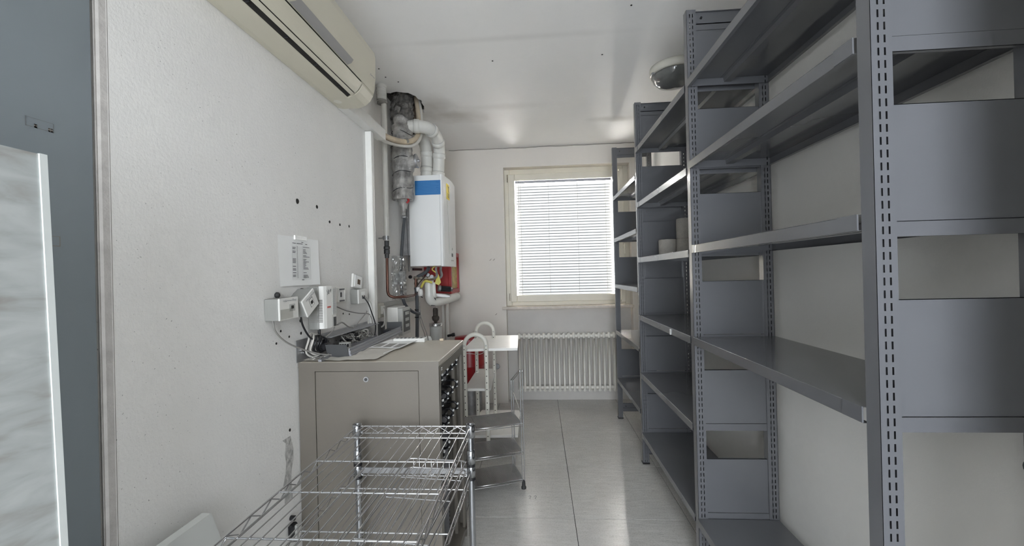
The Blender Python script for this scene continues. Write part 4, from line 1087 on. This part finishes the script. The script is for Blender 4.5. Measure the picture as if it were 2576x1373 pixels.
mb.box(CX1-.014, CX1, CY0+.021, CY0+.034, .07, CZ-.0245); mb.box(CX1-.014, CX1, CY1-.06, CY1-.0205, .07, CZ-.0245); mb.box(CX1-.045, CX1-.028, CY1-.115, CY1-.062, .07, CZ-.0245)
mb.box(CX1-.012, CX1, CY0+.0345, CY1-.0605, CZ-.068, CZ-.0245)
mb.build('opening_frame', 'beige', rk, bevel=.001)
MB().box(CX0+.003, CX1, CY0+.021, CY1-.021, .06, .095).build('base_pan', 'beige', rk)
MB().box(CX0+.02, CX1-.02, CY0+.02, CY1-.02, 0, .02).build('plinth', 'greydark', rk)
mb = MB()
for (dy, dz) in ((0, 0), (.008, 0), (0, .008), (.008, .008)): mb.box(CX1, CX1+.0008, CY0+.045+dy, CY0+.050+dy, CZ-.05+dz, CZ-.045+dz)
mb.build('badge', 'white', rk)
# punched mounting rails in the opening
for ry in (CY0+.055, CY1-.155):
    mb = MB().box(-.53, -.50, ry, ry+.002, .10, CZ-.07); mb.box(-.50, -.498, ry, ry+.03, .10, CZ-.07)
    r1 = mb.build('mounting_rail', 'galv', rk)
    mb = MB()
    for k in range(44): mb.box(-.4978, -.4972, ry+.010, ry+.019, .115+.0212*k, .124+.0212*k)
    stuff(mb.build('rail_holes', 'hole', r1))
for zz in (.40, .58, .62, .34):
    MB().box(-.497, -.492, CY0+.06, CY0+.13, zz, zz+.022).build('rack_nut_plate', 'beige', rk)
# rows of black cable rings
def ring(x, y, z):
    """D-shaped cable guide: open loop with white boxes as painted highlights, standing off toward the aisle"""
    mb = MB()
    pts = [(x-.055, y, z+.016), (x-.02, y, z+.020), (x-.006, y, z+.012), (x, y, z+.002), (x-.004, y, z-.012), (x-.016, y, z-.020), (x-.03, y, z-.017), (x-.055, y, z-.014)]
    mb.tube(curve(pts, 3), .0058, 8)
    mb.tube([(x-.06, y-.018, z+.017), (x-.05, y+.018, z+.017)], .004, 6); mb.tube([(x-.06, y-.018, z-.014), (x-.05, y+.018, z-.014)], .004, 6)
    o = mb.build('cable_ring', 'blackmetal', rk)
    ring_glints.append(MB().box(x-.002, x+.0065, y-.006, y+.006, z+.006, z+.016).box(x-.004, x+.005, y-.005, y+.005, z-.016, z-.010).build('ring_highlight', 'white', rk, bevel=.002))  # white boxes stand in for the highlight dashes on each ring
    return o
ring_glints = []
k0 = None
for r_ in range(4):
    for c_ in range(4):
        x, y, z = -.447, 1.795+.105*c_, 1.005-.115*r_
        if r_ == 3 and c_ > 1: continue
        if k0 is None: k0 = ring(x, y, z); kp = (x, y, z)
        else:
            for q_ in (k0, ring_glints[0]): dup_part(q_, rk, (x-kp[0], y-kp[1], z-kp[2]))
mb = MB()
for r_ in range(4):
    mb.box(-.505, -.497, 1.76, 1.76+(.42 if r_ < 3 else .2), .98-.115*r_, 1.03-.115*r_)
mb.build('guide_panel', 'black', rk)

# ---- things on the cabinet
T0 = CZ+.001
# aluminium profile tray with dark end caps
def Yrot(p0, p1):
    d = Vector(p1)-Vector(p0); return Matrix.Translation(p0) @ Matrix.Rotation(math.atan2(d.y, d.x)-PI/2, 4, 'Z'), d.length
T, Lp = Yrot((-.905, 1.775, T0), (-.935, 2.54, T0))
tr = thing('metal_profile', 'aluminium channel profile with dark end caps on the cabinet', 'metal profile', (-.905, 1.775, T0))
mb = MB()
prof = [(-.048, 0), (.050, 0), (.052, .012), (.046, .014), (.048, .030), (.042, .031), (.044, .040), (.040, .041), (.037, .016), (.040, .004), (-.042, .004), (-.048, .006)]
mb.prism(prof, 'y', 0, Lp, T); mb.build('channel', 'alu', tr)
cap = [(-.056, 0), (.046, 0), (.040, .010), (.030, .058), (-.066, .060)]
MB().prism(cap, 'y', -.004, 0, T).build('end_cap', 'greydark', tr)
MB().prism([(-.048, 0), (.050, 0), (.05, .07), (-.048, .07)], 'y', Lp, Lp+.004, T).build('end_cap', 'greydark', tr)
MB().prism([(-.043, .004), (.035, .004), (.035, .03), (-.043, .03)], 'y', Lp-.08, Lp-.001, T).build('end_block', 'black', tr)
# wiring rail with bundled cables
T, Lr = Yrot((-1.0, 1.73, T0), (-.992, 2.37, T0))
rl = thing('wiring_rail', 'galvanised bent rail on cabinet rear edge full of wires', 'rail', (-1.0, 1.75, T0))
MB().box(-.046, -.044, -.06, Lr, .0, .095, T).build('rail_back', 'galv', rl)
MB().box(-.048, .028, .10, Lr*.6, .082, .086, T).build('rail_flange', 'alu', rl, bevel=.0008)
MB().box(-.048, .028, Lr*.62, Lr, .080, .084, T).build('rail_flange', 'alu', rl, bevel=.0008)
MB().box(.005, .010, Lr*.30, Lr*.6, .002, .012, T).build('lower_bar', 'alu', rl)
MB().box(.010, .022, Lr*.40, Lr*.97, .0, .016, T).build('lower_bar', 'alu', rl)
MB().box(.040, .055, -.04, .16, .0, .010, T).build('lower_bar', 'alu', rl)
for (yy, zz) in ((-.03, .05), (-.01, .035), (.20, .05), (.26, .04), (.24, .025), (.30, .03)):
    b_ = T @ Vector((-.0435, yy, zz)); MB().cyl(b_, b_+Vector((.006, 0, 0)), .006, 10).build('screw', 'chrome', rl)
cols = ['cablewht', 'cablegrey', 'cablewht', 'black', 'cablewht', 'cablegrey']
for k in range(26):
    y0 = R.uniform(2.0, 2.12); pts = [(-1.02+R.uniform(-.01, .01), y0, T0+R.uniform(.03, .07))]
    for j in range(4):
        q = pts[-1]; pts.append((-1.01+R.uniform(-.015, .045), q[1]+R.uniform(.0, .09), T0+R.uniform(.01, .078)))
    MB().tube(curve(pts, 4), R.choice((.002, .0028, .0035)), 5).build('wire', R.choice(cols), rl)
# bundle at near end: coils and black transformer
cb = thing('cable_coil', 'tangled coil of pale and black cables on the cabinet corner', 'cable coil', (-.995, 1.76, T0))
for (rad, m, dx) in ((.052, 'cablewht', 0), (.046, 'cablewht', .012), (.040, 'black', .02), (.034, 'black', .028), (.043, 'cablegrey', .006), (.030, 'black', .034)):
    pts = [(-1.022+dx+.006*math.sin(3*a_), 1.755+rad*.9*math.cos(a_)+dx*.8, T0+.062+rad*math.sin(a_)) for a_ in [2*PI*k/22 for k in range(22)]]
    MB().tube(pts, .0045 if m != 'cablegrey' else .003, 7, closed=True).build('loop', m, cb)
MB().box(-1.0, -.975, 1.775, 1.80, T0+.03, T0+.065).build('adapter', 'black', cb, bevel=.004)
for k in range(9):
    y0 = 1.70+R.uniform(0, .06)
    MB().tube(curve([(-1.02+.012*k*.6, y0, T0+.006+.003*(k % 3)), (-.99+.01*k*.5, y0+.05, T0+.012+.002*(k % 4)), (-.965+.008*k, y0+.08+.01*k, T0+.007)], 5), .003, 6).build('loose_end', cols[k % 6], cb)
t = thing('wiring_block', 'small grey terminal block in front of the wire bundle', 'terminal block', (-.93, 1.92, T0))
MB().box(-.965, -.915, 1.88, 1.905, T0, T0+.05).build('block', 'greybox', t, bevel=.002)
mb = MB()
for k in range(4): mb.box(-.96+.012*k, -.952+.012*k, 1.8795, 1.8805, T0+.03, T0+.044)
mb.build('terminals', 'black', t)
# papers on cabinet
def sheet(name, label, pts, m, th=.0012, z=T0, cat='paper', crumple=.0):
    t = thing(name, label, cat, (*Vector(pts[0])[:2], z))
    n = 10; a_, b_, c_, d_ = [Vector((*p, z)) for p in pts]; vs = []
    for j in range(n+1):
        for i in range(n+1):
            q = (a_.lerp(b_, i/n)).lerp(d_.lerp(c_, i/n), j/n); q.z += th+R.uniform(0, crumple); vs.append(q)
    MB().add(vs, [(j*(n+1)+i, j*(n+1)+i+1, (j+1)*(n+1)+i+1, (j+1)*(n+1)+i) for j in range(n) for i in range(n)], crumple > 0).build('sheet', m, t)
    return t
sheet('newspaper', 'crumpled open newspaper lying under the metal profile', [(-1.03, 1.69), (-.712, 1.70), (-.715, 1.99), (-1.0, 2.0)], 'newspaper', .002, crumple=.007)
mb = MB()
t = sheet('instruction_card', 'pale card with three grey panels behind the newspaper', [(-.86, 1.97), (-.69, 1.93), (-.672, 2.20), (-.84, 2.22)], 'paper', .009, crumple=.001)
for k in range(3):
    x = -.845+.056*k; MB().box(x, x+.040, 1.985-.01*k, 2.085-.01*k, T0+.0101, T0+.0106).build('grey_panel', 'greystrip', t)
tag(MB().tube([(-.714, 1.80, T0+.012), (-.668, 2.16, T0+.012)], .0018, 6).build('plastic_strip', 'white'), 'thin white plastic strip along the edge of the card', 'strip')
mb = MB().box(-.803, -.628, 2.158, 2.205, T0, T0+.022)
pw = thing('terminal_strip', 'flat white plastic strip with openings lying on the cabinet', 'strip', (-.715, 2.18, T0)); mb.build('housing', 'whitepl', pw, bevel=.003)
for k in range(7): MB().box(-.79+.022*k, -.778+.022*k, 2.165, 2.19, T0+.0221, T0+.0235).build('slot', 'greydark', pw)
tag(MB().box(-.557, -.535, 2.20, 2.215, T0, T0+.012).build('wood_piece', 'foam', bevel=.002), 'tiny tan chip lying at the far cabinet edge', 'chip')

# ================================================================== CHROME WIRE CART (near)
def wire_tier(par, x0, x1, y0, y1, z, h=.028, nlong=14, cross=(), m='chrome', posts=True, rw=.0028, cw=.0018, pitch=.078, z_gap=.004):
    inset = .016 if posts else .0
    for (nm, a_, b_) in (('side_rim', (x0, y0), (x0, y1)), ('side_rim', (x1, y0), (x1, y1)), ('end_rim', (x0, y0), (x1, y0)), ('end_rim', (x0, y1), (x1, y1))):
        a3, b3 = Vector((*a_, z)), Vector((*b_, z)); d = (b3-a3).normalized(); L_ = (b3-a3).length
        a4, b4 = a3+d*inset, b3-d*inset
        o = MB().tube([a4, b4], rw, 8).build(nm, m, par)
        dn = Vector((0, 0, -h))
        MB().tube([a4+dn, b4+dn], rw, 8).build('lower_rim', m, o)
        n = max(3, int(round((L_-2*inset)/pitch))); pts = []
        for k in range(n*2+1):
            q = a4.lerp(b4, k/(n*2)); q.z -= (rw if k % 2 else h-rw); pts.append(q)
        MB().tube(pts, cw*1.1, 6).build('truss_wire', m, o)
    first = None
    for k in range(nlong):
        x = x0+(x1-x0)*(k+1)/(nlong+1)
        if first is None: first = MB().tube([(x, y0, z+rw*.3), (x, y1, z+rw*.3)], cw, 6).build('deck_wire', m, par); xf = x
        else: dup_part(first, par, (x-xf, 0, 0))
    for y in cross:
        MB().tube([(x0, y, z-.0045), (x1, y, z-.0045)], rw, 8).build('cross_wire', m, par)
wc = thing('wire_cart', 'chrome wire shelving cart in the foreground', 'wire cart', (-.52, 1.15, 0))
px0, px1, py0, py1, pz = -.750, -.288, .70, 1.595, .86
wire_tier(wc, px0, px1, py0, py1, pz, cross=(1.490, 1.298, 1.108, .907, .76), nlong=14)
for (x, y) in ((px0, py0), (px1, py0), (px0, py1), (px1, py1)):
    pst = MB().cyl((x, y, .05), (x, y, pz+.0), .0125, 18).build('post', 'chrome_d', wc)
    MB().lathe([(.0130, -.045), (.0190, -.042), (.0180, -.01), (.0175, .008), (.0125, .0085), (.0125, .0)], (x, y, pz), n=20).build('collar', 'chrome_d', pst)
    MB().cyl((x, y, pz-.001), (x, y, pz+.001), .0124, 16).build('post_cap', 'greydark', pst)
    for z in (.742, .690): 
        MB().lathe([(.0130, -.030), (.0175, -.028), (.0160, .022), (.0130, .024)], (x, y, z), n=20).build('sleeve', 'chrome_d', pst)
        MB().cyl((x, y, z-.040), (x, y, z-.029), .0168, 18).build('black_ring', 'black', pst)
    MB().cyl((x, y, .028), (x, y, .055), .011, 12).build('caster_stem', 'galv', pst)
    MB().cyl((x-.010, y, .028), (x+.010, y, .028), .028, 20).build('caster_wheel', 'rubber', pst)
wire_tier(wc, px0+.0, px1, py0, py1, .690, cross=(1.45, 1.2, .95, .8), nlong=14)
wire_tier(wc, px0+.0, px1, py0, py1, .20, cross=(1.30, .95), nlong=14)
# dark bar joining far posts
MB().box(px0+.017, px1-.017, py1-.004, py1+.004, .672, .694).build('end_bar', 'galv', wc)
# smaller wire rack lying between the tiers
sm = thing('wire_rack', 'small loose chrome wire rack resting inside the cart', 'wire rack', (-.45, 1.3, .695))
T = Matrix.Translation((-.43, 1.25, .712)) @ Matrix.Rotation(-.10, 4, 'Z') @ Matrix.Rotation(.06, 4, 'X')
def rrect(w2, l2, z, r_=.02):
    pts = []
    for (sx, sy, a0) in ((1, 1, 0), (-1, 1, PI/2), (-1, -1, PI), (1, -1, 1.5*PI)):
        for k in range(4):
            a_ = a0+k*PI/6; pts.append(T @ Vector((sx*(w2-r_)+r_*math.cos(a_), sy*(l2-r_)+r_*math.sin(a_), z)))
    return pts
MB().tube(rrect(.115, .27, .035), .003, 8, closed=True).build('top_frame', 'chrome', sm)
MB().tube(rrect(.115, .27, .0), .003, 8, closed=True).build('bottom_frame', 'chrome', sm)
for k in range(9):
    x = -.095+.0237*k
    MB().tube([T @ Vector((x, -.27, .035)), T @ Vector((x, -.268, .0)), T @ Vector((x, .268, .0)), T @ Vector((x, .27, .035))], .0016, 6).build('rack_wire', 'chrome', sm)
for y in (-.12, .08, .2):
    MB().tube([T @ Vector((-.115, y, 0)), T @ Vector((.115, y, 0))], .0022, 6).build('cross_wire', 'chrome', sm)

# black socket and fallen bits on the wall behind the cart
t = thing('black_bracket', 'small black bracket low on the wall behind the cart', 'bracket', (XL, 1.60, .42))
MB().box(XL+.002, XL+.025, 1.585, 1.625, .395, .455).build('plate', 'black', t, bevel=.006); MB().cyl((XL+.002, 1.61, .475), (XL+.02, 1.61, .475), .010, 12).build('knob', 'black', t)
MB().box(XL+.0252, XL+.034, 1.60, 1.612, .39, .45).build('lever', 'greybox', t)

# ================================================================== SMALL CHROME TROLLEY
st = thing('wire_trolley', 'narrow three-tier chrome wire trolley on the tile floor', 'trolley', (-.33, 2.93, 0))
QX0, QX1, QY0, QY1 = -.56, -.140, 2.76, 3.005
TA = math.radians(19)
def sk(x, y, z):      # the trolley stands turned by 19 degrees
    u_, v_ = x-QX1, y-QY0
    return Vector((QX1+u_*math.cos(TA)-v_*math.sin(TA), QY0+u_*math.sin(TA)+v_*math.cos(TA), z))
def dup_x(o, par, d): return dup_part(o, par, (d*math.cos(TA), d*math.sin(TA), 0))
for (x, y, ztop, isr) in ((QX1, QY0, .785, 1), (QX0, QY0, .785, 0), (QX1, QY1, .67, 1), (QX0, QY1, .67, 0)):
    mb = MB()
    for dx in (-.008, .008): mb.tube([sk(x+dx, y, .045), sk(x+dx, y, ztop)], .0042, 8)
    p = mb.build('post', 'chrome', st)
    c = sk(x, y, 0)
    MB().lathe([(.017, 0), (.017, .012), (.013, .016), (.011, .05), (.006, .055)], (c.x, c.y, 0), n=14).build('rubber_foot', 'rubber', p)
for x in (QX0, QX1):
    for dx in (-.008, .008):
        MB().tube(curve([sk(x+dx, QY0, .78), sk(x+dx, QY0, .80), sk(x+dx, QY0+.02, .797), sk(x+dx, QY1-.02, .688), sk(x+dx, QY1, .67)], 5), .0036, 8).build('handle', 'chrome', st)
    MB().tube([sk(x, QY1, .60), sk(x, QY0, .49)], .003, 8).build('brace', 'chrome', st)
for zt in (.440, .248, .060):
    o = MB().tube([sk(QX0, QY0, zt), sk(QX1, QY0, zt), sk(QX1, QY1, zt), sk(QX0, QY1, zt)], .0036, 8, closed=True).build('tier_frame', 'chrome', st)
    MB().tube([sk(QX0, QY0-.002, zt-.013), sk(QX1, QY0-.002, zt-.013)], .003, 8).build('lower_rail', 'chrome', o)
    f = None; n = 66
    for k in range(n):
        x = QX0+(QX1-QX0)*(k+.5)/n
        if f is None: f = MB().tube([sk(x, QY0, zt+.002), sk(x, QY1, zt+.002)], .0026, 5).build('tier_wire', 'chrome_m', o); xf = x
        else: dup_x(f, o, x-xf)
    MB().tube([sk(QX0+.11, QY0, zt-.002), sk(QX0+.11, QY1, zt-.002)], .003, 6).build('support_wire', 'greydark', o)

# ================================================================== WHITE TRAY TROLLEY
wt = thing('tray_trolley', 'off-white trolley with three trays and arched tube handles', 'trolley', (-.42, 3.4, 0))
def hoop(xa, xb, y, ztop, zb=.10):
    c = (xa+xb)/2; r_ = (xb-xa)/2
    pts = [(xa, y, zb), (xa, y, ztop-r_)]+[(c-r_*math.cos(a_), y, ztop-r_+r_*math.sin(a_)) for a_ in [PI*k/14 for k in range(1, 14)]]+[(xb, y, ztop-r_), (xb, y, zb)]
    p = MB().tube(pts, .0165, 14).build('hoop', 'offwhite', wt)
    mb = MB(); z = zb+.06
    for x in (xa, xb):
        z = zb+.05
        while z < ztop-r_-.01:
            mb.cyl((x, y-.0172, z), (x, y-.0155, z), .0042, 8); z += .052
    stuff(mb.build('punched_holes', 'hole', p))
    for x in (xa, xb): MB().cyl((x, y-.018, ztop-r_), (x, y-.0155, ztop-r_), .0075, 12).build('bolt', 'greybox', p)
    return p
hoop(-.600, -.428, 3.15, .993)
hoop(-.600, -.437, 3.75, 1.012)
def tray(poly, z, th=.02):
    o = MB().prism(poly, 'z', z-th, z).build('tray', 'tray', wt, bevel=.003, seg=2)
    return o
# top tray overhangs to the right, middle tray tapers, bottom tray is widest
tray([(-.62, 3.20), (-.186, 3.23), (-.213, 3.90), (-.62, 3.90)], .87)
tray([(-.62, 3.22), (-.420, 3.22), (-.412, 3.25), (-.434, 3.90), (-.62, 3.90)], .55)
tray([(-.63, 3.28), (-.205, 3.30), (-.212, 3.90), (-.585, 3.90), (-.63, 3.60)], .150, .022)
for (x, y) in ((-.59, 3.35), (-.25, 3.36), (-.25, 3.84), (-.59, 3.80)):
    MB().cyl((x-.012, y, .035), (x+.012, y, .035), .035, 20).build('caster', 'rubber', wt); 
    MB().box(x-.016, x+.016, y-.012, y+.012, .055, .128).build('caster_fork', 'galv', wt)

# red drum behind
dm = thing('red_drum', 'red canister standing behind the white trolley by the back wall', 'canister', (-.76, 4.30, 0))
MB().lathe([(.15, .30), (.155, .31), (.155, .50), (.158, .505), (.155, .51), (.155, .78), (.15, .80), (.05, .815), (0, .815)], (-.765, 4.30, 0), n=36).build('shell', 'redmetal', dm)
MB().cyl((-.76, 4.3, .0), (-.76, 4.3, .30), .12, 24).build('stand', 'galv', dm)
MB().cyl((-.68, 4.22, .815), (-.68, 4.22, .835), .03, 14).build('cap', 'black', dm)
MB().tube([(-.765+.157*math.cos(a_), 4.30+.157*math.sin(a_), .64+.01*math.sin(a_*3)) for a_ in [2*PI*k/30 for k in range(30)]], .003, 5, closed=True).build('strap', 'tape', dm)
tag(MB().lathe([(.028, 0), (.032, .004), (.026, .012)], (-.50, 4.56, .42), 'y', 18).build('pipe_stub', 'galv'), 'small round metal pipe stub low on the back wall', 'pipe stub')

# ================================================================== FOREGROUND LEFT
mr = thing('marbled_panel', 'grey marbled panel edge-on at the far left', 'panel', (-.80, .35, 0))
MB().prism([(-.02, 0), (.657, 0), (.611, 1.672), (-.02, 1.672)], 'x', -.822, -.8015).build('board', 'marble', mr)
MB().prism([(.647, 0), (.6575, 0), (.6115, 1.673), (.601, 1.673)], 'x', -.8225, -.799).build('edge_strip', 'edge', mr, bevel=.001)
wbd = thing('white_board', 'white board leaning by the left wall, lower left corner', 'board', (-.97, .9, 0))
MB().prism([(.35, .0), (1.40, .0), (1.13, .78), (.35, .78)], 'x', -1.005, -.978).build('board', 'board', wbd, bevel=.002)
